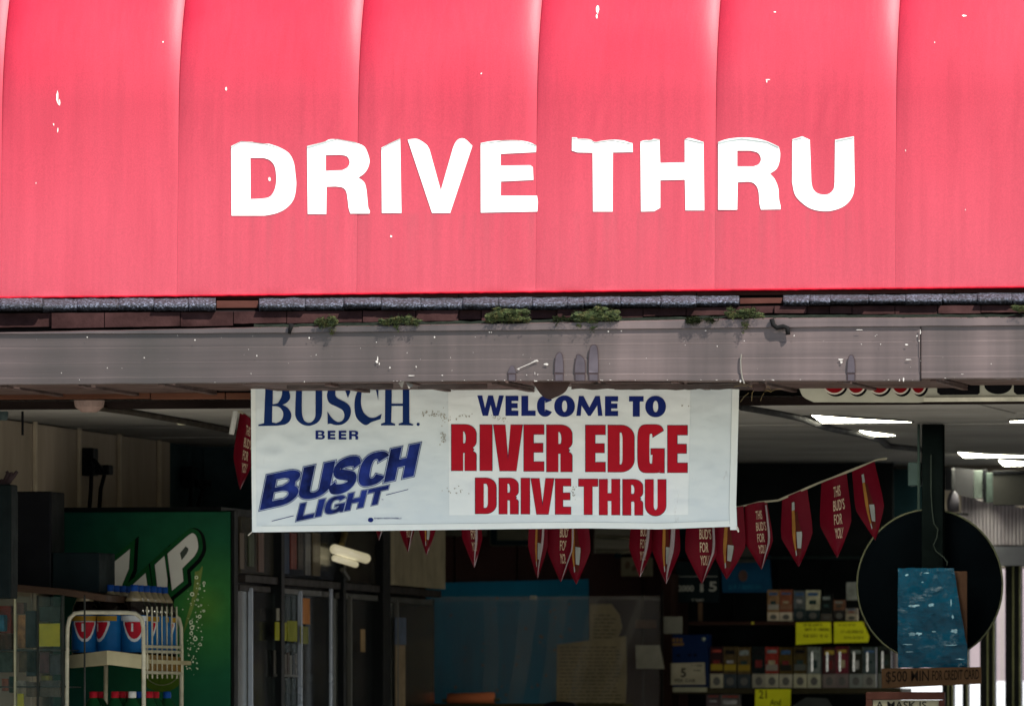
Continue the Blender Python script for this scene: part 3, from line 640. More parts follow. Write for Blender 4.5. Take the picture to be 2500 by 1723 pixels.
add('side_hem', bm, hemm, bl)
bm = B(); prev = None
for i in range(30):
    py = 945 + i * 12; c_ = (bm.verts.new(onb(blx(py) + .6, py, .0012)), bm.verts.new(onb(blx(py) + 11, py, .0012)))
    if prev: bm.faces.new((prev[0], c_[0], c_[1], prev[1]))
    prev = c_
add('side_hem', bm, hemm, bl)
thr = M('stitch_thread', (120, 128, 130), .7)
bm = B()
for p in range(640, 1780, 5): flat([[(p, bb(p) - 15.6), (p + 2.6, bb(p) - 15.6), (p + 2.6, bb(p) - 14.8), (p, bb(p) - 14.8)]], onb, .002, bm=bm)
for q in range(950, 1280, 5): flat([[(brx(q) - 18.2, q), (brx(q) - 17.4, q), (brx(q) - 17.4, q + 3), (brx(q) - 18.2, q + 3)]], onb, .002, bm=bm)
add('stitching', bm, thr, bl, kind='stuff')
bm = flat([[(1094, 940), (1686, 940), (1680, 1256), (1097, 1257)]], onb, .0012, 0, 0, 14); add('printed_patch', bm, PAT, bl)
for x0, x1, y0, y1 in ((1403, 1407, 1165, 1250),): pass
navy = M('print_navy', (26, 40, 104), .4, 0, .15, 5, .05); bnavy = M('print_dark_blue', (20, 44, 96), .4, 0, .18, 5, .05)
pred = M('print_red', (172, 22, 38), .4, 0, .12, 5, .05); outl = M('print_outline', (40, 44, 70), .4)
k5 = lambda c_, a, b_, t_, bo: (c_, 1060 + a / 2.969, 1060 + b_ / 2.969, 940 + t_ / 2.969, 940 + bo / 2.969)
W1 = [k5('W', 313, 505, 75, 222), k5('E', 517, 610, 77, 222), k5('L', 632, 735, 77, 222), k5('C', 745, 862, 75, 228), k5('O', 870, 1020, 75, 230), k5('M', 1030, 1220, 78, 222), k5('E', 1238, 1333, 80, 224), k5('T', 1412, 1518, 80, 228), k5('O', 1530, 1680, 77, 232)]
letters(W1, [(.0026, 0, 19, navy)], onb, bl, v=.40, t=.26, e=2.1)
W2 = [k5('R', 125, 305, 285, 618), k5('I', 332, 420, 287, 618), k5('V', 430, 640, 288, 620), k5('E', 650, 795, 288, 622), k5('R', 815, 1000, 288, 626), k5('E', 1097, 1240, 290, 626), k5('D', 1260, 1450, 290, 628), k5('G', 1475, 1668, 286, 634), k5('E', 1692, 1835, 292, 632)]
W3 = [k5('D', 298, 450, 672, 930), k5('R', 470, 610, 673, 932), k5('I', 630, 692, 674, 932), k5('V', 702, 868, 676, 934), k5('E', 878, 990, 678, 934), k5('T', 1047, 1185, 680, 936), k5('H', 1197, 1345, 682, 938), k5('R', 1367, 1512, 683, 940), k5('U', 1530, 1680, 684, 946)]
for W_, vs_ in ((W2, 28.5), (W3, 20.5)):
    letters(W_, [(.0031, 0, vs_, pred), (.0023, 1.1, vs_ - 1, outl)], onb, bl, v=.44, t=.20, e=4.5)
c8 = lambda L_: spline([(580 + p[0] / 3.509, 940 + p[1] / 3.509) + tuple(p[2:]) for p in L_])
BUS = [[c8([(178,350),(178,338),(226,325),(237,60),(237,-30),(400,-30),(440,50,1),(450,110,1),(420,150,1),(385,168),(430,195,1),(460,245,1),(450,300,1),(410,335,1),(340,347)]), c8([(298,178),(350,185,1),(385,220,1),(390,265,1),(370,305,1),(330,325),(295,318)]), c8([(303,-10),(350,-10),(380,40,1),(375,100,1),(345,155),(300,165)])],
 [c8([(500,-30),(499,60),(495,180,1),(495,260,1),(520,310,1),(570,342,1),(630,345,1),(690,315,1),(720,260,1),(725,180),(725,-30),(668,-30),(668,200),(665,270,1),(640,310,1),(605,322,1),(570,300,1),(553,250,1),(550,180),(552,-30)])],
 [c8([(770,225),(772,338),(780,330),(800,330),(840,342,1),(900,335,1),(950,295,1),(970,240,1),(965,190,1),(930,150,1),(880,125,1),(845,100,1),(838,60,1),(850,0,1),(890,-10,1),(920,40),(945,110),(965,60),(968,-30),(880,-34,1),(800,-20,1),(770,60,1),(768,110,1),(790,155,1),(850,185,1),(900,215,1),(915,260,1),(900,300,1),(865,315,1),(830,300,1),(800,270,1)])],
 [c8([(1205,130),(1190,60),(1160,-10,1),(1110,-10,1),(1070,40,1),(1058,110,1),(1060,180,1),(1085,240,1),(1130,275,1),(1180,275,1),(1235,245),(1225,290),(1150,315,1),(1100,342,1),(1050,315,1),(1015,270,1),(1002,200,1),(1005,120,1),(1030,50,1),(1090,-30,1),(1150,-34,1),(1208,-30)])],
 [c8([(1228,345),(1228,330),(1262,318),(1265,-30),(1320,-30),(1320,158),(1415,158),(1415,-30),(1470,-30),(1472,322),(1505,335),(1505,345),(1380,343),(1380,330),(1415,318),(1415,178),(1320,178),(1316,318),(1350,332),(1350,345)])],
 [c8([(1547 + 14 * math.cos(a), 335 + 14 * math.sin(a)) for a in [i * .6283 for i in range(10)]])]]
for lp in BUS: add('letter', flat(lp, onb, .002, 0, 0, 16), bnavy, bl)
k8 = lambda c_, a, b_, t_, bo: (c_, 580 + a / 3.509, 580 + b_ / 3.509, 940 + t_ / 3.509, 940 + bo / 3.509)
letters([k8('B', 668, 748, 388, 464), k8('E', 772, 838, 389, 464), k8('E', 866, 932, 389, 465), k8('R', 955, 1033, 389, 465)], [(.002, 0, 6.6, navy)], onb, bl, v=.3, t=.24)
# slanted logo words with an inline
def slant(x, y): return (580 + (190 + x + 60 * y) / 3.509, 940 + (1070 - .222 * x - (300 - .012 * x) * y) / 3.509)
L1 = [('B', 0, 315, 1, 0), ('U', 318, 588, 1, 0), ('S', 575, 820, 1, 0), ('C', 822, 1075, 1, 0), ('H', 1062, 1318, 1, 0)]
def slant2(x, y): return (580 + (500 + x + 38 * y) / 3.509, 940 + (1165 - .21 * x - 150 * y) / 3.509)
L2 = [('L', 0, 150, 1, 0), ('I', 160, 215, 1, 0), ('G', 232, 405, 1, 0), ('H', 412, 575, 1, 0), ('T', 585, 760, 1, 0)]
logom = M('print_cloudy_navy', (28, 42, 104), .4, 0, .75, 11, .05); lgt = M('print_pale_blue', (176, 190, 214), .4)
for L_, mp, vs_, tt, gs in ((L1, slant, 96, .24, (3.0, 1.5, 0)), (L2, slant2, 50, .24, (2.1, 1.0, 0))):
    letters(L_, [(.0052, 0, vs_, logom), (.0036, gs[1], vs_, lgt), (.002, gs[0], vs_, bnavy)], onb, bl, cut=9, v=.36, t=tt, e=2.6, mp=mp)
add('rule_line', flat([[(580 + a / 3.509, 940 + b_ / 3.509) for a, b_ in ((293, 1160), (480, 1114), (480, 1120), (293, 1166))]], onb, .002), navy, bl)
add('rule_line', flat([[(580 + a / 3.509, 940 + b_ / 3.509) for a, b_ in ((1272, 937), (1462, 889), (1462, 894), (1272, 943))]], onb, .002), navy, bl)
add('emblem_dot', flat([[(580 + (1140 + 24 * math.cos(i * .5236)) / 3.509, 940 + (1153 + 20 * math.sin(i * .5236)) / 3.509) for i in range(12)]], onb, .002), navy, bl); bm = B()
text('ENJOY RESPONSIBLY', 914, 1262.8, 981, 1267.6, onb, .002, .01, bm=bm); add('fine_print', bm, navy, bl, kind='stuff'); add('trademark', text('\u2122', 931.5, 1217.5, 936, 1220, onb, .002), navy, bl)
bm = B()
for cx, cy, sx, sy, n in ((1062, 1012, 14, 4, 26), (1040, 1008, 10, 3, 14), (1084, 1018, 5, 8, 18), (1082, 1072, 4, 7, 22), (1216, 1022, 10, 4, 18), (1078, 1060, 5, 4, 10), (1110, 1196, 14, 8, 14), (1400, 1200, 2.5, 10, 16), (1130, 1015, 16, 4, 12), (1680, 990, 5, 1, 5)):
    for i in range(n): blob(bm, random.gauss(cx, sx), random.gauss(cy, sy), random.uniform(.5, 1.6), random.uniform(.8, 2.8), onb, .0036, 6)
add('smudge', bm, M('smudge_grime', (158, 154, 140), .8), bl, kind='stuff')
bm = B()
for (x0, y0, x1, y1) in ((613, 950, 600, 938), (616, 1297, 606, 1306), (1798, 1283, 1803, 1298)): tube([at(x0, y0, YBN), at((x0 + x1) / 2 - 1, (y0 + y1) / 2 + 1, YBN), at(x1, y1, YBN + .01)], .0022, bm, 5)
tube([at(1799, 1284, YBN), at(1802, 1289, YBN), at(1804, 1297, YBN)], .0015, bm, 5); add('tie_cord', bm, M('cord_pale', (200, 196, 184), .7), bl)

# ================================================================ SECOND SIGN (right, half hidden)
YS = .72; sg = thing('hanging_sign', at(2300, 984, YS), 'long cream sign with red rounded lettering tucked behind the gutter at right', 'sign')
cream = M('sign_cream', (176, 176, 158), .5, 0, .15, 5, .1)
add('sign_board', prism(spline([(1950, 930), (1952, 950, 1), (1962, 969, 1), (1985, 981), (2240, 982), (2262, 979), (3000, 975), (3000, 925)]), YS, .03), cream, sg)
add('lower_rail', prism([(2255, 970), (3000, 966), (3000, 976.5), (2255, 980.5)], YS - .012, .011), M('sign_rail_cream', (206, 204, 184), .5), sg)
os_ = plane(YS)
def ell(cx, cy, rx, ry): return [(cx + rx * math.cos(i * .262), cy + ry * math.sin(i * .262)) for i in range(24)]
for cx, rx in ((2037, 28), (2090, 24), (2146, 26), (2198, 23), (2242, 20)):
    o = add('raised_letter', flat([ell(cx, 938, rx - 4, 21)], os_, .006, .004), M('sign_red', (120, 14, 20), .5), sg)
    add('letter_outline', flat([ell(cx, 938, rx, 25)], os_, .0035, .002), M('sign_cream_line', (200, 196, 180), .5), o)
    add('letter_shadow_line', flat([ell(cx + 4, 939, rx + 1, 29)], os_, .001, .002), M('sign_black', (12, 12, 14), .5), o)
for a, b_, bo in ((2288, 2392, 963), (2475, 2560, 962)): add('raised_letter', flat([[(a, 925), (b_, 925), (b_, bo - 4), (b_ - 5, bo), (a + 8, bo + 1), (a, bo - 5)]], os_, .001, .003), M('sign_black', (12, 12, 14), .5), sg)
add('raised_letter', flat([ell(2437, 940, 34, 22)], os_, .001, .003), M('sign_black', (12, 12, 14), .5), sg)

# ================================================================ PENNANTS
YP = 1.6
STR = T((560, 992), (600, 1012), (700, 1085), (850, 1165), (1000, 1195), (1200, 1222), (1450, 1236), (1700, 1236), (1800, 1238), (1850, 1226), (1900, 1221), (2000, 1178), (2080, 1147), (2140, 1122), (2175, 1118))
ps = thing('pennant_string', at(1400, 1430, YP), 'sagging string of red beer pennants hanging behind the banner', 'bunting')
bm = B(); prev = None
for i in range(170):
    p = 560 + i * 9.5; tw = 2.6 + 1.3 * noise.noise(Vector((p * .02, 0, 0)))
    c_ = [bm.verts.new(at(p, STR(p) + d, YP + e_)) for d, e_ in ((-tw, -.004), (tw, -.006), (tw, .002), (-tw, .002))]
    if prev:
        for j in range(4): bm.faces.new((prev[j], prev[(j + 1) % 4], c_[(j + 1) % 4], c_[j]))
    prev = c_
add('tape', bm, M('pennant_tape', (150, 146, 126), .45), ps)
penr = M('pennant_red', (84, 7, 22), .32, 0, .15, 6, .1); ptx = M('pennant_print', (172, 152, 128), .4); gold = M('pennant_gold', (134, 94, 42), .4); pbr = M('pennant_brown', (70, 26, 18), .4); pla = M('pennant_label', (132, 136, 132), .4)
foldm = M('pennant_gloss_back', (150, 140, 142), .18, 0, .2, 14, .2)
FL = [(586, 1196, .62, 't', 0), (925, 1320, .45, 't', 1), (996, 1349, .55, 't', 1), (1041, 1356, .55, 'b', 0), (1158, 1386, .62, 't', 2), (1312, 1412, .6, 'b', 2), (1369, 1421, .9, 't', 1), (1407, 1427, .9, 'b', 0), (1562, 1409, .75, 't', 2), (1626, 1425, .85, 'b', 3),
      (1714, 1425, 1, 't', 1), (1774, 1414, 1.05, 'b', 0), (1859, 1390, .85, 't', 1), (1950, 1384, .95, 'b', 0), (2044, 1362, .95, 't', 0), (2137, 1319, .85, 'b', 0)]
for i, (tx, ty, ws, kd, fold) in enumerate(FL):
    sl_ = {586: 20, 2137: -30, 2044: -8, 1950: -10, 1859: -14}.get(tx, random.uniform(-14, 10)); cx0 = tx + sl_; hw = 40 * ws
    H0 = ty - STR(cx0)
    Yf = YP - .004 * (i % 2)
    cur = random.uniform(.006, .02)
    def onf(u, t_, o=0, cx0=cx0, tx=tx, ty=ty, hw=hw, Yf=Yf, cur=cur):
        c_ = cx0 + (tx - cx0) * t_; wd = hw * (min(1, .80 + .45 * t_) if t_ < .58 else max(0, (1 - t_) / .42) ** .92)
        px = c_ + u * wd; py0 = STR(cx0 + u * wd); py = py0 + (ty - py0) * t_
        return at(px, py, Yf - o + cur * u * u * 1.5 - cur + .01 * math.sin(t_ * 3 + i))
    bm = B(); g_ = [[bm.verts.new(onf(-1 + 2 * a / 8, b_ / 14 if b_ < 14 else .996)) for b_ in range(15)] for a in range(9)]
    for a in range(8):
        for b_ in range(14): bm.faces.new((g_[a][b_], g_[a][b_ + 1], g_[a + 1][b_ + 1], g_[a + 1][b_]))
    fo = add('flag', bm, penr, ps, sm=True)
    # print: laid through a cell map, u from -1..1, t from 0..1
    fpx = lambda x, y, o=0, f=onf: f((x - 100) / 100, y / 200, o)
    if kd == 't':
        bm = B()
        for s, y0, y1, x0, x1 in (('THIS', 24, 50, 92, 142), ('BUD\u2019S', 58, 84, 88, 162), ('FOR', 92, 118, 90, 142), ('YOU.', 126, 152, 90, 160)): text(s, x0, y0, x1, y1, fpx, .0022, .012, bm=bm)
        add('pennant_lettering', bm, ptx, fo)
    else:
        add('printed_bottle', flat([[(92, 50), (112, 50), (114, 70), (126, 100), (138, 110), (138, 168), (96, 168), (90, 110)]], fpx, .0016, 0, 0, 18), pbr, fo)
        add('printed_bottle_side', flat([[(74, 44), (92, 44), (94, 90), (88, 130), (84, 160), (70, 160), (72, 100)]], fpx, .0022, 0, 0, 18), gold, fo)
        add('printed_bottle_label', flat([[(98, 104), (132, 106), (134, 150), (98, 148)]], fpx, .0024, 0, 0, 18), pla, fo); add('printed_bottle_neck', flat([[(76, 22), (94, 22), (94, 44), (74, 44)]], fpx, .0024, 0, 0, 18), pla, fo)
        add('printed_bottle_foot', flat([[(72, 156), (84, 152), (86, 166), (68, 170)]], fpx, .0026), pla, fo)
    if fold:
        bm = B(); prev = None; wv = (0, .08, .16, .24)[fold]
        for k_ in range(13):
            t_ = .05 + k_ / 12 * .94; ue = 1 - (.25 + .5 * t_) * (1 if fold > 1 else .5)
            a, b_, c2 = onf(ue - wv, t_, .006), onf(ue, t_, .030), onf(min(1, ue + .07), t_, .010)
            c_ = [bm.verts.new(v) for v in (a, b_, c2)]
            if prev: bm.faces.new((prev[0], c_[0], c_[1], prev[1])); bm.faces.new((prev[1], c_[1], c_[2], prev[2]))
            prev = c_
        add('folded_edge', bm, foldm, fo, sm=True)
bm = B(); tube([at(575, 993, YP), at(572, 1020, YP - .01), at(565, 1060, YP - .012)], .011, bm, 6); add('loose_tape_end', bm, M('pennant_tape_white', (190, 192, 186), .4), ps)

# ================================================================ LEFT SIDE OF THE INTERIOR
blk = M('black_plastic', (16, 17, 20), .45, 0, .3, 8, .1); dkg = M('dark_green_black', (16, 24, 24), .5, 0, .3)
# wall sockets with cords
for (px, py, s, lab) in ((205, 1093, 1.0, 'black wall socket with two plugged cords, nearer one on the beige wall'), (448, 1130, .8, 'black wall socket with two hanging cords, farther one in the shade')):
    p = atX(px, py + 36, XL + .01); t_ = thing('wall_socket', p, lab, 'socket', 'sockets on the left wall')
    bm = B(); box(bm, p.x, p.x + .05, p.y - .05, p.y + .05, p.z - .055 * s, p.z + .06 * s, .004); add('socket_box', bm, blk, t_)
    bm = B(); box(bm, p.x + .05, p.x + .11, p.y - .02, p.y + .07, p.z - .05 * s, p.z - .01 * s, .006); add('plug', bm, blk, t_)
    for dx in (0, 24 * s):
        q = [(px + 16 + dx * .3, py + 30), (px + 22 + dx * .8, py + 48), (px + 18 + dx + (8 if dx else 0), py + 66), (px + 17 + dx, py + 100), (px + 13 + dx, py + 152)]
        add('cord', tube([atX(a, b_, XL + .09) for a, b_ in q], .009), blk, t_, sm=True)
# black loudspeaker cabinets and the post
o = add('speaker_box', bpx(27, 1199, 125, 1440, 2.0, .25, .006), blk, label='tall black loudspeaker box standing on the display case', cat='speaker')
add('speaker_edge', bpx(41, 1205, 43, 1440, 1.992, .006, .001), M('worn_edge', (60, 62, 62), .5), o)
add('dark_crate', bpx(128, 1348, 242, 1446, 2.0, .3, .004), M('dark_crate', (16, 26, 28), .6), label='low dark crate beside the tall loudspeaker box', cat='crate')
pst = thing('shop_post', at(8, 1700, 1.2), 'dark post with a knobbly branched top at the left edge', 'post')
add('shaft', bpx(-40, 1182, 27, 1460, 1.2, .12, .006), dkg, pst)
for pts in (((0, 1190), (14, 1172), (20, 1156), (16, 1150)), ((8, 1190), (24, 1170), (34, 1160), (42, 1150)), ((20, 1175), (28, 1160), (27, 1152)), ((-8, 1188), (6, 1170))): add('branched_top', tube([at(a, b_, 1.25) for a, b_ in pts], .014, r2=.006), M('branch_dark', (50, 40, 42), .7), pst)
add('hanging_rod', tube([at(55, 985, 1.5), at(55, 1062, 1.5)], .005), blk, label='thin black rod hanging from the ceiling at left', cat='rod')
o = add('ceiling_sensor', lathe(at(6, 1026, 1.5), [(0, 0), (.018, 0), (.024, .02), (.022, .05), (.01, .06)], seg=14), M('grey_teal_plastic', (60, 72, 72), .4), label='small grey fitting hanging at the upper left corner', cat='fitting')
add('round_ceiling_fixture', lathe(atZ(218, 1006, ZC - .045), [(0, 0), (.03, 0), (.055, .02), (.06, .044), (0, .044)], seg=16), M('fixture_pinkish', (110, 92, 84), .6), label='small round brownish fixture on the ceiling at left', cat='fixture')
add('ceiling_cable', tube([atZ(a, b_, ZC - .008) for a, b_ in ((240, 996), (320, 1006), (430, 1025), (520, 1042), (570, 1052))], .012), M('cable_brown', (52, 46, 38), .7), label='thin cable fixed along the ceiling above the green machine', cat='cable')
# ---- display case with goods at lower left
case = thing('display_case', at(75, 1723, 1.7), 'glass display case with goods inside at the lower left corner', 'display case')
cf = M('case_frame', (40, 44, 40), .45, .3, .3); edge = M('case_edge_bright', (150, 148, 122), .35, .3, .3)
bm = poly(B(), [at(-60, 1418, 1.7), at(150, 1436, 1.75), at(258, 1452, 1.8), at(258, 1468, 1.8), at(150, 1452, 1.75), at(-60, 1436, 1.7)], [at(-60, 1418, 1.7) + Vector((0, .5, 0)), at(150, 1436, 1.75) + Vector((0, .5, 0)), at(258, 1452, 1.8) + Vector((0, .5, 0)), at(258, 1468, 1.8) + Vector((0, .5, 0)), at(150, 1452, 1.75) + Vector((0, .5, 0)), at(-60, 1436, 1.7) + Vector((0, .5, 0))])
add('top_board', bm, M('case_top_wood', (58, 44, 34), .6, 0, .3, 9, .2, (.3, 1, 1)), case)
for a, b_, m_ in ((33, 38, edge), (89, 93, cf), (149, 155, cf), (-30, -24, cf), (204, 206.5, cf)): add('case_post', bpx(a, 1452, b_, 2600, 1.70, .02, .002), m_, case)
for a, b_ in ((-24, 33), (39, 89), (93, 149)): add('glass_pane', bpx(a + .3, 1456, b_ - .3, 2600, 1.712, .004, 0), glass('case_glass', .05, (140, 170, 160)), case)
for z_ in (1560, 1650, 1723): add('shelf', bpx(-60, z_ + 24, 152, z_ + 27, 1.8, .35, 0), cf, case)
goods = [(-20, 1478, 26, 1545, (92, 30, 26)), (-24, 1500, 10, 1540, (36, 80, 96)), (42, 1500, 62, 1582, (126, 92, 58)), (62, 1490, 88, 1580, (24, 34, 38)), (96, 1480, 148, 1515, (26, 36, 32)), (46, 1588, 86, 1640, (66, 56, 40)), (96, 1590, 120, 1642, (60, 40, 42)), (122, 1596, 148, 1645, (40, 44, 46)), (4, 1655, 20, 1686, (120, 66, 48)), (40, 1660, 64, 1700, (118, 112, 96)), (64, 1664, 90, 1700, (84, 76, 66)), (98, 1660, 146, 1700, (70, 66, 58)), (-20, 1590, 30, 1640, (40, 52, 44))]
gl = ['red and black box top left in the display case', 'small teal packet in front of the red box in the case', 'tan tall carton behind the first case post', 'dark bottle box right of the tan carton', 'dark tray above the yellow tag in the case', 'olive packet under the tan carton', 'maroon packet under the yellow tag', 'grey packet beside the maroon packet in the case', 'orange small box at the bottom left of the case', 'cream box at the bottom of the case', 'taupe box right of the cream box in the case', 'wide grey brown box low in the case by its right post', 'grey green box halfway up the case at the left edge']
for a, b_, c_, d_, col, lb_ in ((64, 1584, 88, 1650, (30, 40, 40), 'dark slim box between the olive and maroon packets'), (-4, 1546, 28, 1584, (64, 40, 30), 'brown low box under the red and black box'), (22, 1650, 34, 1690, (20, 40, 34), 'dark green slim box beside the orange box'), (40, 1470, 58, 1498, (70, 50, 44), 'dull pink lid on top of the tan carton'), (100, 1648, 120, 1660, (96, 90, 40), 'mustard strip above the wide grey brown box')): goods.append((a, b_, c_, d_, col)); gl.append(lb_)
for (a, b_, c_, d_, col), lb_ in zip(goods, gl): add('goods_box', bpx(a, b_, c_, d_, 1.95 if lb_ != gl[1] else 1.87, .06, .002), M('goods_%d_%d_%d' % col, tuple(int(v * 1.15) for v in col), .5, 0, .6, 45, .05, (1, 1, .7)), label=lb_, cat='packet', group='goods in the display case')
yel = M('note_yellow', (222, 224, 40), .6, 0, .1, 8, .05)
add('price_tag', bpx(95, 1521, 146, 1577, 1.80, .003, 0), M('tag_yellow_dull', (140, 138, 30), .6), label='blank looking yellow tag behind the glass of the display case', cat='note')
add('price_tag', bpx(42, 1692, 58, 1740, 1.80, .003, 0), MATS['tag_yellow_dull'], label='small yellow tag at the bottom of the display case', cat='note')

# ---- green drink machine with its big slanted logo
YM = 3.0
mc = thing('drink_machine', at(346, 2400, YM), 'green drinks machine with large white UP logo and bubbles', 'drink machine')
xa, xb = at(130, 1500, YM).x, at(563, 1500, YM).x; zt = at(346, 1249, YM).z
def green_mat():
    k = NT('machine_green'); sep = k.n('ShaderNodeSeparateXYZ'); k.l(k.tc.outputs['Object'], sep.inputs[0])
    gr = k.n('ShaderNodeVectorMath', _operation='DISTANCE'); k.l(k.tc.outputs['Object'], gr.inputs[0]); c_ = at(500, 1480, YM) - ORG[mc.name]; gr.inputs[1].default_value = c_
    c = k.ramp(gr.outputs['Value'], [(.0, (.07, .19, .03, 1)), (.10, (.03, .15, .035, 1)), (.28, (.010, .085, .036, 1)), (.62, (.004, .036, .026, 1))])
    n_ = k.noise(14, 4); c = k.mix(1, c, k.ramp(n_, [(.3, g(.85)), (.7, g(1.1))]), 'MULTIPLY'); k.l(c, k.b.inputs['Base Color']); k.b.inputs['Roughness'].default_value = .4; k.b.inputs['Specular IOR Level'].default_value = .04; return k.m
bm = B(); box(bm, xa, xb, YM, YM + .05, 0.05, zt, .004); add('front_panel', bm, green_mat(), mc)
bm = B(); box(bm, xa + .004, xb + .012, YM + .052, YM + .095, 0.0, zt + .006, .004); box(bm, xb + .003, xb + .016, YM - .004, YM + .05, 0, zt + .004, .002); add('cabinet', bm, M('machine_black', (16, 18, 18), .5), mc)
om = plane(YM); p2 = lambda L_: spline([(p[0] / 3.619, 1290 + p[1] / 3.619) + tuple(p[2:]) for p in L_])
LG = [[p2([(700, 545), (1148, 180), (1138, 352), (1085, 480), (1060, 560), (860, 560)])], [p2([(1140, 525), (1285, 392), (1305, 525), (1320, 640), (1150, 640)])], [p2([(1368, 318), (1452, 240), (1480, 450), (1478, 520), (1470, 600), (1400, 600)])],
      [p2([(1480, 220), (1655, 65), (1700, 40, 1), (1735, 70, 1), (1750, 140, 1), (1745, 190, 1), (1715, 245), (1610, 350), (1620, 462), (1520, 545)]), p2([(1590, 215), (1640, 155), (1665, 180, 1), (1650, 220), (1605, 278)])]]
silv = M('logo_silver_white', (206, 206, 196), .45, 0, .1, 3, .05)
for lp in LG:
    o = add('logo_letter', flat(lp, om, .006, .002), silv, mc)
    add('logo_border', flat(lp[:1], om, .003, .001, 11), M('logo_border_green', (20, 74, 36), .4), o); add('logo_rim', flat([[(x + 4, y + 3) for x, y in lp[0]]], om, .001, .001, 16), M('logo_rim_black', (4, 12, 8), .4), o)
    add('logo_inline', flat([lp[0]], om, .0045, .001, 1.2), M('logo_inline_grey', (60, 66, 60), .4), o)
sw = flat([p2([(1760, 370), (1790, 330, 1), (1780, 420, 1), (1750, 560, 1), (1700, 720, 1), (1640, 880, 1), (1620, 940), (1640, 820, 1), (1690, 640, 1), (1715, 480, 1), (1722, 380)])], om, .0015)
add('splash_swirl', sw, M('splash_pale_green', (112, 132, 66), .4, 0, .4, 12), mc)
add('lime_slice', flat([p2([(1430 + 190 * math.cos(i * .3142), 1290 + 150 * math.sin(i * .3142)) for i in range(20)])], om, .0012), M('lime_green', (56, 78, 22), .4, 0, .35, 10), mc)
for a0, a1 in ((20, 160), (200, 300)):
    bm = B()
    arc_ = [p2([(1430 + 150 * math.cos(R(a)), 1250 + 130 * math.sin(R(a)))])[0] for a in range(a0, a1, 10)]
    for q, r_ in zip(arc_, arc_[1:]): tube([om(*q, .002), om(*r_, .002)], .0022, bm, 5)
    add('slice_rim', bm, M('rim_pale', (104, 110, 80), .4), mc)
bub = M('bubble_white', (222, 230, 200), .3, 0, .25, 30); bm = B()
def ring(cx, cy, r_, w_):
    n = 12; o_ = [(cx + r_ * math.cos(i * 6.283 / n), cy + r_ * math.sin(i * 6.283 / n)) for i in range(n)]; return [o_, [(cx + (x - cx) * (1 - w_), cy + (y - cy) * (1 - w_)) for x, y in o_]]
for i in range(13):
    t_ = i / 13; x = 1800 + random.uniform(-110, 50) - 40 * abs(t_ - .5); y = 430 + t_ * 640; flat([[(a / 3.619, 1290 + b_ / 3.619) for a, b_ in l_] for l_ in ring(x, y, random.uniform(9, 20), .45)], om, .0026, bm=bm)
for i in range(90):
    t_ = random.random(); x = 1760 + random.gauss(0, 45) - 80 * t_ + (90 * (t_ - .7) if t_ > .7 else 0); y = 480 + t_ * 820; r_ = random.uniform(2, 8)
    flat([[((x + r_ * math.cos(k_)) / 3.619, 1290 + (y + r_ * math.sin(k_)) / 3.619) for k_ in (0, 1.05, 2.1, 3.14, 4.2, 5.25)]], om, .0024 + .0002 * (i % 5), bm=bm)
add('bubbles', bm, bub, mc, kind='stuff')

# ---- wire rack with cola bottles
YR = 2.0
rk = thing('bottle_rack', at(260, 2500, YR), 'white wire rack holding blue labelled cola bottles before the green machine', 'rack')
wire = M('rack_white_wire', (176, 172, 150), .4, 0, .25, 20, .1)
def arch(x0, x1, top, Y, r_=.0085):
    pts = [(x0, 2500), (x0, 1700), (x0 + 1, 1560), (x0 + 2, top + 36), (x0 + 7, top + 14), (x0 + 20, top + 2), (x0 + 40, top), ((x0 + x1) / 2, top), (x1 - 40, top + 1), (x1 - 20, top + 3), (x1 - 6, top + 14), (x1 - 1, top + 36), (x1, 1600), (x1, 1700), (x1, 2500)]
    return tube([at(a, b_, Y) for a, b_ in pts], r_)
add('front_hoop', arch(163, 351, 1494, YR - .12), wire, rk, sm=True); add('rear_hoop', arch(258, 443, 1496, YR + .78), wire, rk, sm=True)
bm = B()
for q in (1577, 1589, 1640): tube([at(351, q, YR - .12), at(443, q + 2, YR + .78)], .006, bm, 6)
add('side_rail', bm, wire, rk); bm = B()
for i in range(7): tube([at(359 + 12 * i, 1480, YR + .06 + i * .1), at(360 + 12 * i, 1655, YR + .06 + i * .1)], .003, bm, 5)
add('side_wire', bm, wire, rk)
cart = M('white_cardboard', (168, 160, 128), .7, 0, .15, 6, .1)
pf = [at(166, 1599, YR + .10), at(261, 1587, YR - .09), at(350, 1598, YR + .05), at(350, 1632, YR + .05), at(261, 1621, YR - .09), at(166, 1629, YR + .10)]
add('tray', poly(B(), pf, [p + Vector((0, .12, 0)) for p in pf]), cart, rk); zsh = at(261, 1606, YR).z
xsl, xsr = at(170, 1600, YR).x, at(352, 1600, YR).x
bm = B(); box(bm, xsl, xsr, YR + .16, YR + .92, zsh - .02, zsh - .004); add('shelf', bm, cart, rk)
pf = [at(352, 1596, YR + .1), at(442, 1604, YR + .8), at(442, 1645, YR + .8), at(352, 1636, YR + .1)]
add('side_card', poly(B(), pf, [p + Vector((.006, .0, 0)) for p in pf]), M('card_orange', (120, 92, 40), .6), rk)
neckm = M('neck_tan', (118, 108, 84), .14, 0, .4, 30, 0, (1, 1, .3), spec=.8); laby = M('label_yellow', (150, 118, 36), .3)
cola, cap, labb, labr, labw = M('cola_dark', (14, 10, 9), .1, 0, .2, 5, 0, spec=.6), M('cap_blue', (20, 62, 130), .4), M('label_blue', (22, 88, 140), .3, 0, .2, 10, 0), M('label_red', (166, 28, 44), .3), M('label_white', (196, 200, 200), .3)
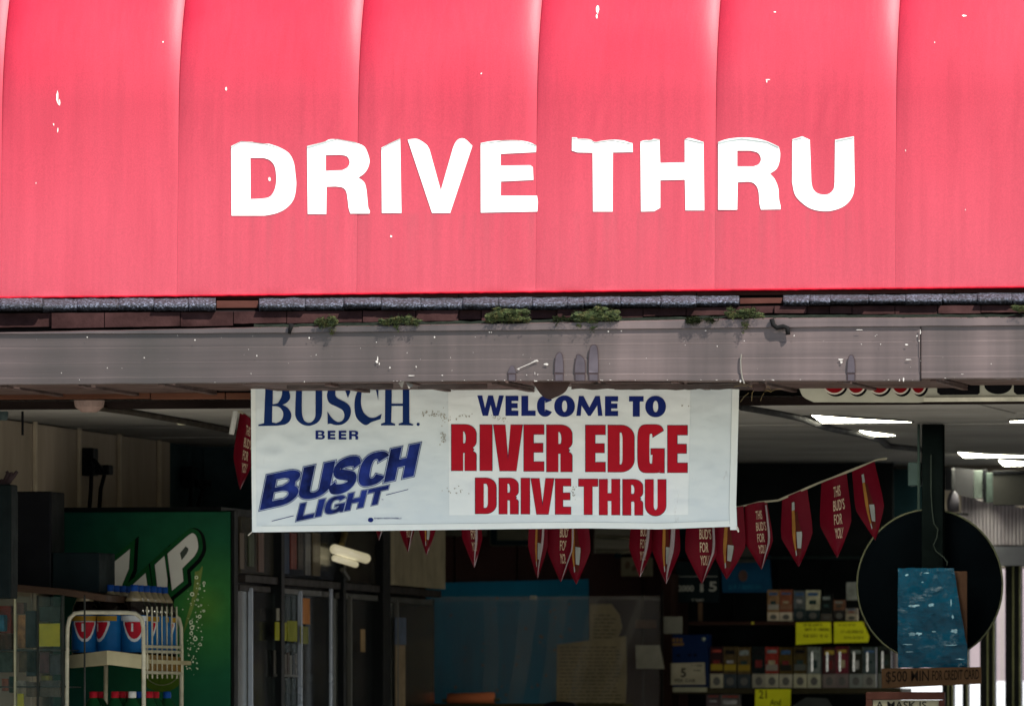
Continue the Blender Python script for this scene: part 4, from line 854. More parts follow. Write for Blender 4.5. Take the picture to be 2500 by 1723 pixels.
def wrap(c_, r_, a0, a1, z0, z1, bm, n=8):
    for i in range(n):
        q = [(a0 + (a1 - a0) * i / n), (a0 + (a1 - a0) * (i + 1) / n)]
        bm.faces.new([bm.verts.new((c_[0] + r_ * math.cos(a), c_[1] + r_ * math.sin(a), c_[2] + z)) for a, z in ((q[0], z0(i / n)), (q[1], z0((i + 1) / n)), (q[1], z1((i + 1) / n)), (q[0], z1(i / n)))])
    return bm
def bottle(c_, lab, faceang, group, lbl=labb, full=True, capm=cap, glassm=cola):
    t_ = thing('cola_bottle' if full else 'soda_bottle', c_, lab, 'bottle', group); r_ = .052
    add('body', lathe(c_, [(.03, 0), (.05, .006), (r_, .03), (r_, .175), (.048, .205), (.030, .245), (.0155, .268), (.0145, .284), (0, .284)]), glassm, t_, sm=True)
    add('cap', lathe(c_, [(.0155, .268), (.0165, .270), (.0165, .292), (.014, .294), (0, .294)], seg=14), capm, t_, sm=True)
    if full: add('neck', lathe(c_, [(.0385, .2285), (.0305, .2455), (.0161, .2682), (.0158, .2684)], seg=18), neckm, t_, sm=True)
    lo = add('label', lathe(c_, [(r_ + .0006, .025), (r_ + .0008, .026), (r_ + .0008, .172), (r_ + .0006, .173)], seg=24), lbl, t_, sm=True)
    if full:
        A = -math.pi / 2 + faceang
        add('label_band', wrap(c_, r_ + .0014, A - 1.5, A + 1.5, lambda u: .150, lambda u: .170, B(), 12), random.choice((labw, laby)), lo)
        add('label_shield', wrap(c_, r_ + .0014, A - .95, A + .95, lambda u: .066 + .07 * abs(2 * u - 1) ** 2.2, lambda u: .149, B()), labw, lo)
        add('label_crest', wrap(c_, r_ + .0024, A - .78, A + .78, lambda u: .078 + .058 * abs(2 * u - 1) ** 2.2, lambda u: .146, B()), labr, lo)
        add('label_letter', wrap(c_, r_ + .003, A - .22, A - .08, lambda u: .108, lambda u: .140, B(), 2), labw, lo)
    return t_
ordn = ['first', 'second', 'third', 'fourth', 'fifth', 'sixth']
for ci, (bx, cn) in enumerate(((205, 'left'), (266, 'middle'), (326, 'right'))):
    b0 = at(bx, 1600, YR + .16)
    for k_ in range(6):
        bottle(Vector((b0.x + random.uniform(-.003, .003), YR + .17 + k_ * .118, zsh)), 'blue labelled cola bottle, %s from the front in the %s row of the rack' % (ordn[k_], cn), random.choice([-.75, -.3, .2, .6]) , 'cola bottles in the rack')
# lower shelf: green soda bottles, only the caps show
grn = M('soda_green', (18, 62, 34), .12, 0, .2, 6, 0); capr, capw = M('cap_red', (150, 24, 36), .4), M('cap_white', (190, 190, 184), .4)
zl = at(260, 1686, YR).z - .294
for k_, (bx, cm, yo, w_) in enumerate(((228, capr, .2, 'red capped soda bottle low at the left of the rack'), (243, capr, .3, 'red capped soda bottle low, second from the left of the rack'), (281, capr, .2, 'red capped soda bottle under the tray corner'), (297, capr, .25, 'red capped soda bottle right of the tray corner'), (311, capr, .33, 'red capped soda bottle left of the white capped one'), (323, capw, .2, 'white capped soda bottle on the lower rack shelf'),
        (339, cap, .28, 'blue capped soda bottle left of the rack hoop'), (364, capr, .25, 'red capped soda bottle right of the rack hoop'), (379, capr, .35, 'red capped soda bottle nearest the lime slice'), (408, cap, .4, 'blue capped soda bottle at the right end of the lower shelf'))):
    b0 = at(bx, 1690, YR + yo); bottle(Vector((b0.x, YR + yo, zl)), w_, 0, 'soda bottles on the lower rack shelf', M('label_green', (40, 90, 60), .3), False, cm, grn)

# ---- glass door coolers along the left
XC = -1.69
ck = thing('cooler', atX(800, 2500, XC), 'long dark cabinet cooler with glass doors running back along the left', 'cooler')
drk = M('cooler_black', (14, 17, 18), .4, 0, .3); steel = M('cooler_steel', (84, 84, 80), .35, .4, .3, 5, .1, (1, 1, .2)); brt = M('cooler_edge_bright', (150, 158, 170), .25, .5, .1)
y0, y1 = atX(569, 1500, XC).y, atX(1050, 1500, XC).y
bm = B(); box(bm, -2.45, XC - .05, y0, y1, 0, at(600, 1240, 3.3).z); add('cabinet', bm, drk, ck)
add('header_rail', bX(569, 1050, 1402, 1420, XC - .05, .052), M('cooler_rail', (46, 42, 40), .5, 0, .2), ck)
tops = [(572, 655), (664, 808), (815, 905), (924, 1050)]
pc = [(58, 56, 48), (40, 44, 52), (58, 54, 46), (156, 146, 122)]
for k_, (a, b_) in enumerate(tops):
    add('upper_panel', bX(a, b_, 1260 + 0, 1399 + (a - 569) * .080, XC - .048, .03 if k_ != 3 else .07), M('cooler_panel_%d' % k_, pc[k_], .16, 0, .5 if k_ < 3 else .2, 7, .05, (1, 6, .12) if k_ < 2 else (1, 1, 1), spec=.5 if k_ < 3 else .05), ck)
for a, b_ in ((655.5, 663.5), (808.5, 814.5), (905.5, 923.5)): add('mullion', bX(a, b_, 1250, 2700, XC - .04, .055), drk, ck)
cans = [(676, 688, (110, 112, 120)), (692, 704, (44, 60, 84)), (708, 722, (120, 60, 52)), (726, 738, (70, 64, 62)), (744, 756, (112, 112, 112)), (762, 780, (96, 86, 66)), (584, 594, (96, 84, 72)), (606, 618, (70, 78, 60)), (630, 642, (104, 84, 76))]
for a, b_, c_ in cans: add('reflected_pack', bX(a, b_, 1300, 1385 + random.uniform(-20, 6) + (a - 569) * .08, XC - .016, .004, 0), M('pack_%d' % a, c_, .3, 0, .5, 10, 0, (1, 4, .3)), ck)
tubem = emit('tube_reflection_warm', (255, 240, 190), .17)  # glowing tubes stand for a lamp reflected in the panel, no lamp here
for a, b_, q in ((817, 893, 1340), (817, 868, 1362)):
    p, r_ = atX(a, q, XC + .03), atX(b_, q + (b_ - a) * .30, XC + .03); add('tube_reflection', tube([p, p.lerp(r_, .5), r_], .022 if q < 1350 else .014, seg=12), tubem, ck, sm=True)
add('reflected_lamp_bracket', tube([atX(835, 1390, XC + .02), atX(850, 1412, XC + .02)], .01), steel, ck); add('reflected_lamp_bracket', tube([atX(842, 1300, XC + .02), atX(834, 1330, XC + .02)], .014), M('reflected_bracket_brass', (90, 80, 50), .4), ck)
doors = [(570, 606, 655), (664, 727, 805), (812, 848, 918), (928, 962, 1050)]
for k_, (a, m_, b_) in enumerate(doors):
    dz = (a - 569) * .08
    d_ = add('door', bX(a, b_, 1425 + dz, 2700, XC - .045, .02), M('door_dark_%d' % (k_ % 2), ((24, 28, 29), (18, 25, 28))[k_ % 2], .14, 0, .5, 3, .05, (1, 5, .2), spec=.6), ck)
    add('door_frame', bX(a, m_ - 3, 1440 + dz, 2700, XC - .024, .012), M('door_reflection_grey', (82, 86, 84), .2, 0, .7, 4, .05, (1, 7, .25), spec=.5) if k_ != 1 else glass('door_glass', .3, (70, 84, 84)), d_)  # grey panel is a reflection painted onto the pane
    add('handle', bX(m_ - .9, m_ + .9, 1434 + dz, 2700, XC - .01, .02, .002), brt if k_ < 2 else steel, d_)
    add('door_frame', bX(a + 4, b_ - 6, 1426 + dz, 1440 + dz, XC - .024, .02), steel if k_ else M('cooler_rail', (46, 42, 40), .5), d_)
add('door_frame', bX(803.5, 807, 1436, 2700, XC + .016, .012, .002), brt, ck)
for a, b_, t_, q, c_ in ((671, 698, 1517, 1562, (150, 150, 26)), (701, 724, 1514, 1564, (128, 132, 24)), (732, 751, 1528, 1570, (112, 114, 50)), (674, 692, 1484, 1514, (130, 128, 116)), (737, 755, 1459, 1522, (176, 110, 44)), (880, 890, 1535, 1590, (150, 124, 84)), (964, 990, 1506, 1572, (84, 96, 116)), (965, 988, 1573, 2000, (140, 122, 96))):
    o = add('door_note', bX(a, b_, t_, q, XC + .004, .003, 0), M('note_%d' % a, c_, .5, 0, .25, 10, .05), ck)
for k_ in range(9): add('stock_bottle', bX(668 + k_ * 6.4, 672.5 + k_ * 6.4, 1585 + random.uniform(0, 14), 1645, XC - .012, .004, 0), M('stock_%d' % (k_ % 4), ((86, 84, 80), (60, 50, 46), (104, 106, 104), (46, 54, 60))[k_ % 4], .3), ck)
add('door_shelf', bX(668, 724, 1644, 1650, XC - .012, .008, 0), steel, ck)

# ================================================================ BACK WALL
board = M('blue_board', (34, 128, 166), .6, 0, .15, 2, .1, (3, 1, .3))
bb_ = thing('blue_board', at(1240, 2300, YB - .05), 'large blue board full of nail holes on the back wall', 'board')
bm = poly(B(), [at(1040, 1423, YB - .04), at(1437, 1413, YB - .04), at(1438, 1570, YB - .04), at(1360, 1572, YB - .04), at(1358, 2300, YB - .04), at(1040, 2300, YB - .04)], [p for p in [at(1040, 1423, YB - .01), at(1437, 1413, YB - .01), at(1438, 1570, YB - .01), at(1360, 1572, YB - .01), at(1358, 2300, YB - .01), at(1040, 2300, YB - .01)]])
add('board_sheet', bm, board, bb_)
bm = B(); ob = plane(YB - .042)
for i in range(42): blob(bm, random.uniform(1080, 1420) if i < 30 else random.uniform(1320, 1420), random.uniform(1455, 1700) if i < 30 else random.uniform(1450, 1560), random.uniform(1.2, 3.2), random.uniform(1.5, 4.5), ob, .001 + .0001 * i, 6)
add('nail_hole', bm, M('hole_pale', (108, 104, 84), .7), bb_, kind='stuff')
# pasted yellowish papers
pap = M('old_paper', (186, 166, 118), .75, 0, .25, 7, .2); inkm = M('paper_ink', (70, 62, 46), .8)
for (pts, lab) in (([(1360, 1572), (1528, 1552), (1529, 1660), (1524, 1760), (1358, 1760)], 'large yellowed notice on the lower right of the blue board'), ([(1440, 1474), (1492, 1474), (1512, 1500), (1518, 1530), (1508, 1556), (1440, 1562)], 'smaller rounded yellowed notice above the large notice')):
    o = add('paper_notice', prism(pts, YB - .06, .01), pap, label=lab, cat='notice'); bm = B(); x0, x1 = min(p[0] for p in pts) + 8, max(p[0] for p in pts) - 14; oq = plane(YB - .06)
    for q in range(int(min(p[1] for p in pts)) + 26, int(max(p[1] for p in pts)) - 6, 9):
        xx = x0
        while xx < x1 - 12:
            l_ = random.uniform(6, 22); flat([[(xx, q), (min(x1, xx + l_), q), (min(x1, xx + l_), q + 2.4), (xx, q + 2.4)]], oq, .001, bm=bm); xx += l_ + 3.5
    add('notice_lines', bm, inkm, o, kind='stuff')
add('price_label', bpx(1551, 1512, 1602, 1532, YB - .06, .008), M('label_salmon', (128, 92, 72), .7), label='small salmon label on the back wall behind the clear sheet', cat='label')
add('white_card', prism([(1551, 1574), (1610, 1574), (1622, 1632), (1553, 1631)], 8.6, .006), M('card_grey_white', (134, 132, 120), .6), label='grey white card fixed to the clear sheet by the blue box', cat='card')
# clear plastic sheet in front
px_ = thing('clear_sheet', at(1325, 2300, 8.7), 'tall clear plastic screen with painted reflection streaks before the blue board', 'screen')
add('sheet', bpx(1036, 1455, 1612, 2300, 8.7, .006, .001), glass('acrylic', .13, (150, 150, 150), .12), px_)
strk = glass('acrylic_painted_reflection', .12, (190, 186, 176), .25)  # reflections on the sheet painted as translucent pale streaks
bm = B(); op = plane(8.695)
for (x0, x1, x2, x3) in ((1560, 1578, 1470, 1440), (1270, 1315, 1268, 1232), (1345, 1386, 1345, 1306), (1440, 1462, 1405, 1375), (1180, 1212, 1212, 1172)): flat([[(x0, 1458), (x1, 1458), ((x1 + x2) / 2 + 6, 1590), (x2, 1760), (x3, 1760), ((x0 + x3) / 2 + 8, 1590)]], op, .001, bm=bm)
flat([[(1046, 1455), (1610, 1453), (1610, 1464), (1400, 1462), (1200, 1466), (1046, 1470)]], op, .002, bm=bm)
add('reflection_streak', bm, strk, px_); add('top_clip', bpx(1294, 1453, 1309, 1462, 8.68, .012), M('clip_white', (180, 180, 164), .4), px_); add('edge_strip', bpx(1612, 1440, 1618, 2300, 8.69, .02), M('edge_dark', (20, 18, 16), .5), px_)
# wooden roll with spindle, low
rl = thing('wooden_roller', at(1150, 1716, 8.4), 'orange brown wooden roller on a spindle below the blue board', 'roller')
add('roll', tube([at(1094, 1705, 8.4), at(1150, 1704, 8.4), at(1207, 1703, 8.4)], .026, seg=14), M('roller_wood', (206, 118, 78), .5, 0, .2, 14, .1, (.3, 1, 1)), rl, sm=True)
add('spindle', tube([at(1080, 1709, 8.4), at(1220, 1707, 8.4)], .009), M('spindle_green', (70, 84, 70), .5), rl)
add('dark_ledge', bpx(1020, 1716, 1520, 1760, 8.3, .3, .003), M('ledge_olive', (54, 50, 24), .6), label='dark ledge at the bottom edge under the blue board', cat='ledge'); 
add('dark_object', prism(spline([(1326, 1760), (1328, 1722, 1), (1345, 1712, 1), (1385, 1712, 1), (1402, 1720, 1), (1405, 1760)]), 8.2, .08), blk, label='small black rounded box on the ledge below the notice', cat='box')
# frames and pale plates high on the wall
def plate(a, b_, c_, d_, Y, lab, outer, inner, r_=8, grow=8):
    t_ = thing('framed_plate', at((a + c_) / 2, d_, Y), lab, 'plate')
    rr = spline([(a + r_, b_), (c_ - r_, b_), (c_ - 2, b_ + 2, 1), (c_, b_ + r_), (c_, d_ - r_), (c_ - 2, d_ - 2, 1), (c_ - r_, d_), (a + r_, d_), (a + 2, d_ - 2, 1), (a, d_ - r_), (a, b_ + r_), (a + 2, b_ + 2, 1)], 3)
    add('plate_rim', prism(rr, Y, .03), M('plate_rim_grey', (84, 84, 70), .4, .3), t_); add('plate_field', flat([[((x - (a + c_) / 2) * .97 + (a + c_) / 2, (y - (b_ + d_) / 2) * .94 + (b_ + d_) / 2) for x, y in rr]], plane(Y), .002, .002), outer, t_)
    add('plate_panel', bpx(a + 18, b_ + 4, c_ - 16, d_ - 14, Y - .012, .006), inner, t_)
plate(1195, 1270, 1362, 1332, YB - .08, 'rounded dark framed plate with a grey panel behind the pennants', M('plate_dark_teal', (14, 34, 40), .4), M('plate_grey', (92, 92, 78), .5))
add('wall_unit', poly(B(), [at(1452, 1280, 9.7), at(1590, 1280, 9.7), at(1596, 1345, 9.7), at(1560, 1352, 9.7), at(1450, 1350, 9.7)], [at(1452, 1280, 9.95), at(1590, 1280, 9.95), at(1596, 1345, 9.95), at(1560, 1352, 9.95), at(1450, 1350, 9.95)]), M('unit_grey_metal', (104, 102, 92), .3, .5, .2, 4, .1, (.2, 1, 3)), label='grey metal wall heater under the banner, right of centre', cat='heater')
for q in (1310, 1344): add('chrome_strip', tube([at(1455, q, 9.68), at(1520, q + 3, 9.66), at(1596, q - 2, 9.68)], .010), M('chrome_warm', (176, 170, 146), .2, .8), label='bright horizontal strip across the grey heater' if q == 1310 else 'lower curved strip along the bottom of the grey heater', cat='strip')
o = add('small_picture', bpx(1516, 1350, 1592, 1406, 9.75, .02), M('picture_cream', (126, 120, 98), .6, 0, .15), label='small cream flower picture hanging below the grey heater', cat='picture')
bm = B(); [blob(bm, x_, y_, r_, r_ * 1.2, plane(9.75), .001, 9) for x_, y_, r_ in ((1532, 1378, 8), (1548, 1388, 6), (1572, 1384, 7))]; add('flower', bm, M('flower_mauve', (96, 82, 66), .6), o)
add('pale_rail', bpx(1060, 1290, 1186, 1308, 9.8, .04), M('rail_grey_beige', (84, 82, 72), .6), label='grey beige rail just under the banner near its middle', cat='rail')
# dark column between board and tobacco shelves
add('shop_column', bpx(1614, 1400, 1640, 2300, 8.9, .2, .003), M('column_brown', (40, 26, 22), .7, 0, .3, 5, .1, (1, 1, .2)), label='narrow dark brown column left of the tobacco shelves', cat='column')
add('switch_plate', bpx(1620, 1504, 1665, 1546, 8.8, .012), M('switch_grey', (122, 122, 112), .5), label='blank grey switch plate on the dark column', cat='switch plate')
# ---- tobacco shelving
tb = thing('tobacco_shelving', at(1880, 2300, 9.0), 'dark wall shelving stacked with small tobacco packs', 'shelving')
tdk = M('shelving_dark', (14, 18, 20), .6, 0, .3, 6, .1)
add('back_panel', bpx(1680, 1130, 2180, 2300, 9.35, .03), tdk, tb)
for pxs in (1790, 1900, 2010): add('upright', bpx(pxs, 1380, pxs + 3, 1515, 9.33, .015), M('upright_dark', (22, 24, 24), .6), tb)
shm = M('shelf_wood', (54, 36, 30), .6, 0, .3, 8, .15, (.2, 1, 1)); she = M('shelf_edge_pale', (130, 122, 86), .5)
add('shelf', bpx(1680, 1516, 2160, 1525, 9.0, .35), shm, tb); add('shelf', bpx(1625, 1679, 2200, 1692, 8.95, .35), M('shelf_dark_olive', (58, 54, 40), .6), tb); add('shelf_edge', bpx(1625, 1676, 1725, 1688, 8.93, .019), M('shelf_edge_white', (160, 158, 134), .5), tb)
add('shelf', bpx(1690, 1358, 2180, 1364, 9.1, .25), M('shelf_teal', (24, 34, 34), .6), tb)
add('upright', bpx(1704, 1470, 1714, 1515, 9.1, .02), M('upright_tan', (88, 70, 54), .6), tb)
add('glint_knob', lathe(at(1837, 1523, 8.97), [(0, 0), (.008, 0), (.008, .01), (0, .012)], seg=8), M('brass', (190, 180, 60), .3, .6), tb)
def pack(a, b_, c_, d_, Y, lab, lower, upper, split, grp, third=None, clear=False):
    lower = tuple(min(235, int(v * 1.3)) for v in lower); upper = tuple(int(v * (1.15 if max(upper) > 60 else .8)) for v in upper)
    t_ = thing('tobacco_pack', at((a + c_) / 2, d_, Y), lab, 'pack', grp); m_ = b_ + (d_ - b_) * split
    add('pack_top', bpx(a + .4, b_, c_ - .4, m_ - .3, Y + .002, .028, .001), M('pk_%d_%d_%d' % upper, upper, .3, 0, .4, 40, .05, (1, 1, .6)), t_); add('pack_face', bpx(a + .4, m_, c_ - .4, d_, Y, .03, .001), M('pk_%d_%d_%d' % lower, lower, .4, 0, .2, 25, .05), t_)
    ym = (m_ + d_) / 2; add('pack_emblem', flat([ell((a + c_) / 2, ym + 1, (c_ - a) * .27, (d_ - m_) * .30)], plane(Y), .001), M('pk_emblem', (92, 92, 90), .5, 0, .3, 30), t_)
    pr = random.choice([(200, 190, 160), (150, 60, 50), (60, 90, 130), (176, 150, 60), (120, 130, 130), (20, 20, 22)]); hh = (m_ - b_)
    add('pack_print', bpx(a + 5, b_ + hh * .12, c_ - 5, b_ + hh * random.uniform(.2, .34), Y, .003, 0), M('pk_%d_%d_%d' % pr, pr, .4, 0, .5, 50, 0), t_)
    pr = random.choice([(160, 150, 120), (40, 60, 60), (110, 40, 40), (150, 150, 150)]); add('pack_print', bpx(a + 8, b_ + hh * .5, c_ - 9, b_ + hh * random.uniform(.6, .85), Y, .003, 0), M('pk_%d_%d_%d' % pr, pr, .4, 0, .5, 50, 0), t_)
    if third: add('pack_stripe', bpx(a + 2, m_ - (m_ - b_) * .35, c_ - 2, m_ - (m_ - b_) * .12, Y - .001, .002, 0), M('pk_%d_%d_%d' % third, third, .4), t_)
    if clear: add('pack_gloss', bpx(a + 9, b_ + 12, a + 14, m_ - 6, Y - .002, .003, .001), M('gloss_strip_bright', (220, 226, 226), .12, .6, .5, 60), t_)  # gloss highlight put on the wrap as a thin bright strip
GT, GM = 'packs on the upper tobacco shelf', 'packs on the middle tobacco shelf'
pack(1873, 1439, 1903, 1515, 9.05, 'white pack with brown band, leftmost on the upper tobacco shelf', (150, 140, 124), (118, 92, 66), .72, GT, (150, 148, 138))
pack(1903, 1439, 1935, 1515, 9.05, 'white pack with reddish top beside the brown banded pack', (152, 144, 130), (110, 66, 48), .72, GT, (130, 96, 76))
pack(1937, 1441, 1967, 1514, 9.05, 'dark grey pack with silver band on the upper shelf', (34, 44, 48), (74, 80, 84), .6, GT)
pack(1967, 1440, 2002, 1514, 9.05, 'pack with plain pale upper face on the upper shelf', (30, 40, 44), (150, 148, 128), .65, GT)
pack(2003, 1450, 2032, 1514, 9.05, 'dark small pack with faint print on the upper shelf', (64, 60, 58), (26, 34, 36), .75, GT)
pack(2034, 1464, 2063, 1514, 9.05, 'brown short pack between the dark pack and the black disc', (32, 30, 32), (92, 64, 52), .5, GT)
pack(2064, 1484, 2094, 1514, 9.05, 'pale low pack half hidden by the black disc', (128, 122, 110), (120, 112, 104), .5, GT)
add('stacked_carton', bpx(2066, 1420, 2094, 1464, 9.06, .03), M('carton_pale', (130, 134, 132), .5, 0, .3, 30), label='pale carton standing above the low pack beside the black disc', cat='carton')
mid = [(1733, (126, 122, 106), (50, 24, 28), (150, 130, 40)), (1766, (44, 50, 56), (70, 58, 34), (150, 130, 40)), (1800, (44, 50, 56), (78, 64, 38), (140, 118, 38)), (1836, (110, 108, 98), (16, 30, 30), None), (1868, (128, 126, 112), (120, 40, 34), (134, 128, 120)), (1902, (128, 126, 114), (70, 56, 20), (34, 34, 30)), (1937, (132, 130, 112), (62, 52, 22), (86, 90, 86)), (1971, (130, 130, 114), (96, 104, 102), None),
       (2008, (92, 84, 82), (62, 36, 38), None), (2039, (88, 80, 80), (92, 34, 46), None), (2073, (96, 100, 98), (50, 52, 44), None), (2106, (100, 102, 98), (58, 68, 70), None), (2143, (80, 84, 80), (48, 58, 48), None)]
mn = ['maroon topped pack with gold stripe right of the blue box', 'gold topped dark pack next to the maroon one', 'second gold topped dark pack, above the long grey label', 'dark green topped pack on the middle shelf', 'red and white pack on the middle shelf', 'ochre topped pack with dark band on the middle shelf', 'olive topped pack with grey band on the middle shelf', 'silver foil pack with the brightest glints', 'dark red pack with grey base on the middle shelf', 'crimson topped pack with grey base', 'glossy pack with yellow glint on the middle shelf', 'grey blue glossy pack left of the cardboard sign', 'dim green pack partly behind the cardboard sign']
for k_, (a, lo_, up_, th) in enumerate(mid): pack(a, 1577 + (k_ % 3), a + 33, 1678, 8.97, mn[k_], lo_, up_, .66, GM, th, k_ >= 7)
low = [(1724, (92, 84, 76), (70, 60, 62), 'mauve grey carton under the middle shelf, left one'), (1758, (96, 94, 82), (80, 78, 76), 'pale grey carton under the middle shelf, right one')]
for a, lo_, up_, lb_ in low: pack(a, 1694, a + 50 - (16 if a < 1750 else 0), 1740, 8.97, lb_, lo_, up_, .62, 'cartons under the middle tobacco shelf')
# blue display box with price card
db = thing('blue_display_box', at(1677, 1676, 8.9), 'blue cardboard display box with a white price card', 'display box')
add('box_body', bpx(1626, 1548, 1728, 1676, 8.92, .12), M('display_blue', (8, 32, 72), .45, 0, .3, 5, .05), db)
bm = B(); [flat([[(1632 + k_ * 9, 1557 + (k_ % 2)), (1639 + k_ * 9, 1556), (1639 + k_ * 9, 1566), (1632 + k_ * 9, 1566)]], plane(8.92), .001, bm=bm) for k_ in range(4)]
flat([[(1631, 1569), (1669, 1568), (1669, 1575), (1631, 1576)]], plane(8.92), .001, bm=bm); add('box_print', bm, M('print_tan', (120, 92, 50), .5), db)
add('box_star', lathe(at(1718, 1560, 8.915), [(0, -.008), (.008, -.004), (.010, .004), (0, .01)], seg=8), M('star_pale', (150, 160, 150), .5), db)
for x_ in (1656, 1682, 1697): bm = B(); blob(bm, x_, 1598, 5, 4, plane(8.92), .001); add('box_mark', bm, M('mark_dark', (8, 18, 40), .5), db)
pcr = add('price_card', prism([(1634, 1618), (1720, 1616), (1722, 1670), (1635, 1671)], 8.9, .01), M('price_card_white', (160, 154, 134), .6), db)
bm = text('5', 1662, 1630, 1675, 1652, plane(8.9), .0015, .02); text('PER CAR', 1648, 1656, 1698, 1664, plane(8.9), .0015, .01, bm=bm); scribble(1690, 1620, 1714, 1626, plane(8.9), .0015, bm); scribble(1693, 1632, 1712, 1638, plane(8.9), .0015, bm); add('card_lettering', bm, M('ink_dark', (40, 38, 36), .7), pcr)
# yellow notes
ink = M('marker_ink', (44, 46, 24), .7)
def note(pts, Y, lab, lines):
    t_ = add('yellow_note', prism(pts, Y, .004), yel, label=lab, cat='note', group='yellow handwritten notes'); bm = B()
    for s, x0, y0, x1, y1 in lines:
        if s: text(s, x0, y0, x1, y1, plane(Y), .001, .012, bm=bm)
        else: scribble(x0, y0, x1, y1, plane(Y), bm=bm)
    add('handwriting', bm, ink, t_)
note([(1943, 1519), (2028, 1517), (2030, 1568), (1943, 1573)], 8.93, 'yellow note with faded handwriting, left of the two on the shelf edge', [('', 1962, 1521, 2010, 1527), ('', 1966, 1532, 2024, 1539), ('', 1962, 1547, 2022, 1555)])
note([(2036, 1518), (2105, 1516), (2122, 1553), (2119, 1567), (2036, 1569)], 8.93, 'yellow note partly behind the black disc', [('', 2046, 1521, 2090, 1527), ('', 2052, 1537, 2106, 1545), ('', 2062, 1552, 2108, 1559)])
note([(1844, 1682), (1931, 1681), (1929, 1740), (1843, 1742)], 8.9, 'yellow note reading 21 And pinned under the tobacco shelf', [('21', 1853, 1684, 1872, 1704), ('And', 1880, 1706, 1906, 1720)])
# dark calendar sign and blue sheet behind the pennants
cl = add('calendar_sign', bpx(1650, 1370, 1756, 1470, 9.15, .02), M('calendar_black', (14, 26, 30), .5), label='black age check sign with white figures 2000 1 5', cat='sign')
bm = text('2000', 1655, 1428, 1694, 1443, plane(9.15), .001, .03); text('1', 1709, 1424, 1717, 1444, plane(9.15), .001, .02, bm=bm); text('5', 1731, 1419, 1750, 1443, plane(9.15), .001, .02, bm=bm); flat([[(1658, 1406), (1752, 1406), (1752, 1407.4), (1658, 1407.4)]], plane(9.15), .001, bm=bm); scribble(1690, 1460, 1720, 1467, plane(9.15), .001, bm); add('figures', bm, M('figure_white', (150, 152, 144), .5), cl)
bs = add('blue_poster', prism([(1760, 1372), (1880, 1355), (1884, 1445), (1764, 1446)], 9.2, .01), M('poster_blue', (16, 68, 100), .5, 0, .2), label='blue poster behind the pennant tips right of the black sign', cat='poster')
add('poster_spot', prism(ell(1814, 1405, 11, 14), 9.19, .004), M('poster_brown', (84, 66, 60), .6), bs); bm = scribble(1778, 1426, 1860, 1438, plane(9.2)); add('poster_print', bm, M('poster_pale', (34, 108, 140), .5), bs)
add('grey_bracket', prism([(1806, 1340), (1828, 1330), (1850, 1350), (1850, 1372), (1780, 1374)], 9.12, .05), M('bracket_grey', (58, 60, 56), .5), label='grey bracket above the blue poster', cat='bracket')
add('wall_beam_blue', bpx(1800, 1215, 1850, 1330, 9.6, .03), M('beam_blue', (14, 52, 70), .6), label='dim blue panel edge beside the banner', cat='panel')
# dark header band under the ceiling, back right
add('header_board', bpx(1500, 1146, 2300, 1360, 9.75, .06), M('header_dark_teal', (22, 44, 50), .7), label='dark board band across the back under the ceiling', cat='board')

# ================================================================ RIGHT SIDE
# black post, round disc, blue bag and signs
YD = 3.6
pstm = M('post_black', (7, 11, 11), .6, 0, .3, spec=0)
pp = thing('support_post', at(2277, 1500, YD), 'black square post coming down from the ceiling at right', 'post')
zc_ = lambda px, Y: 1830 - (ZC - 1.5) * FPX / ((at(px, 1100, Y) - CAM).dot(FWD))
add('shaft', bpx(2250, zc_(2275, YD - .06) + 1, 2302, 1400, YD - .06, .06, .004), pstm, pp)
add('conduit', tube([at(2243, zc_(2243, YD - .07) + 1, YD - .07), at(2243, 1245, YD - .07)], .006), M('conduit', (30, 40, 38), .5), pp)
add('junction_box', bpx(2216, 1128, 2248, 1186, YD - .05, .06, .005), M('junction_grey', (34, 46, 46), .5), pp)
add('string', tube([at(a, b_, YD - .075) for a, b_ in ((2273, 1110), (2273, 1200), (2276, 1250), (2280, 1278), (2290, 1292), (2287, 1312), (2279, 1330), (2285, 1345), (2304, 1360), (2313, 1372), (2311, 1380))], .0022, seg=5), M('string_grey', (34, 40, 37), .6), pp)
dd = thing('round_mirror', at(2269, 1612, YD), 'large round black backed mirror hung on the post', 'mirror')
dc = at(2269, 1428, YD)
def disc(r_, y, th, n=64):
    f = [Vector((dc.x + r_ * math.cos(i * 2 * math.pi / n), y, dc.z + 1.03 * r_ * math.sin(i * 2 * math.pi / n))) for i in range(n)]
    return poly(B(), f, [p + Vector((0, th, 0)) for p in f])
add('back_dish', disc(.297, YD + .01, .02), M('disc_black', (3, 5, 7), .6, 0, .3, 4, .05, spec=0), dd)
n = 64; bm = tube([Vector((dc.x + .299 * math.cos(i * 2 * math.pi / n), YD + .01, dc.z + 1.03 * .299 * math.sin(i * 2 * math.pi / n))) for i in range(n + 1)], .0035, seg=8); add('rim', bm, M('rim_olive', (64, 66, 52), .4), dd, sm=True)
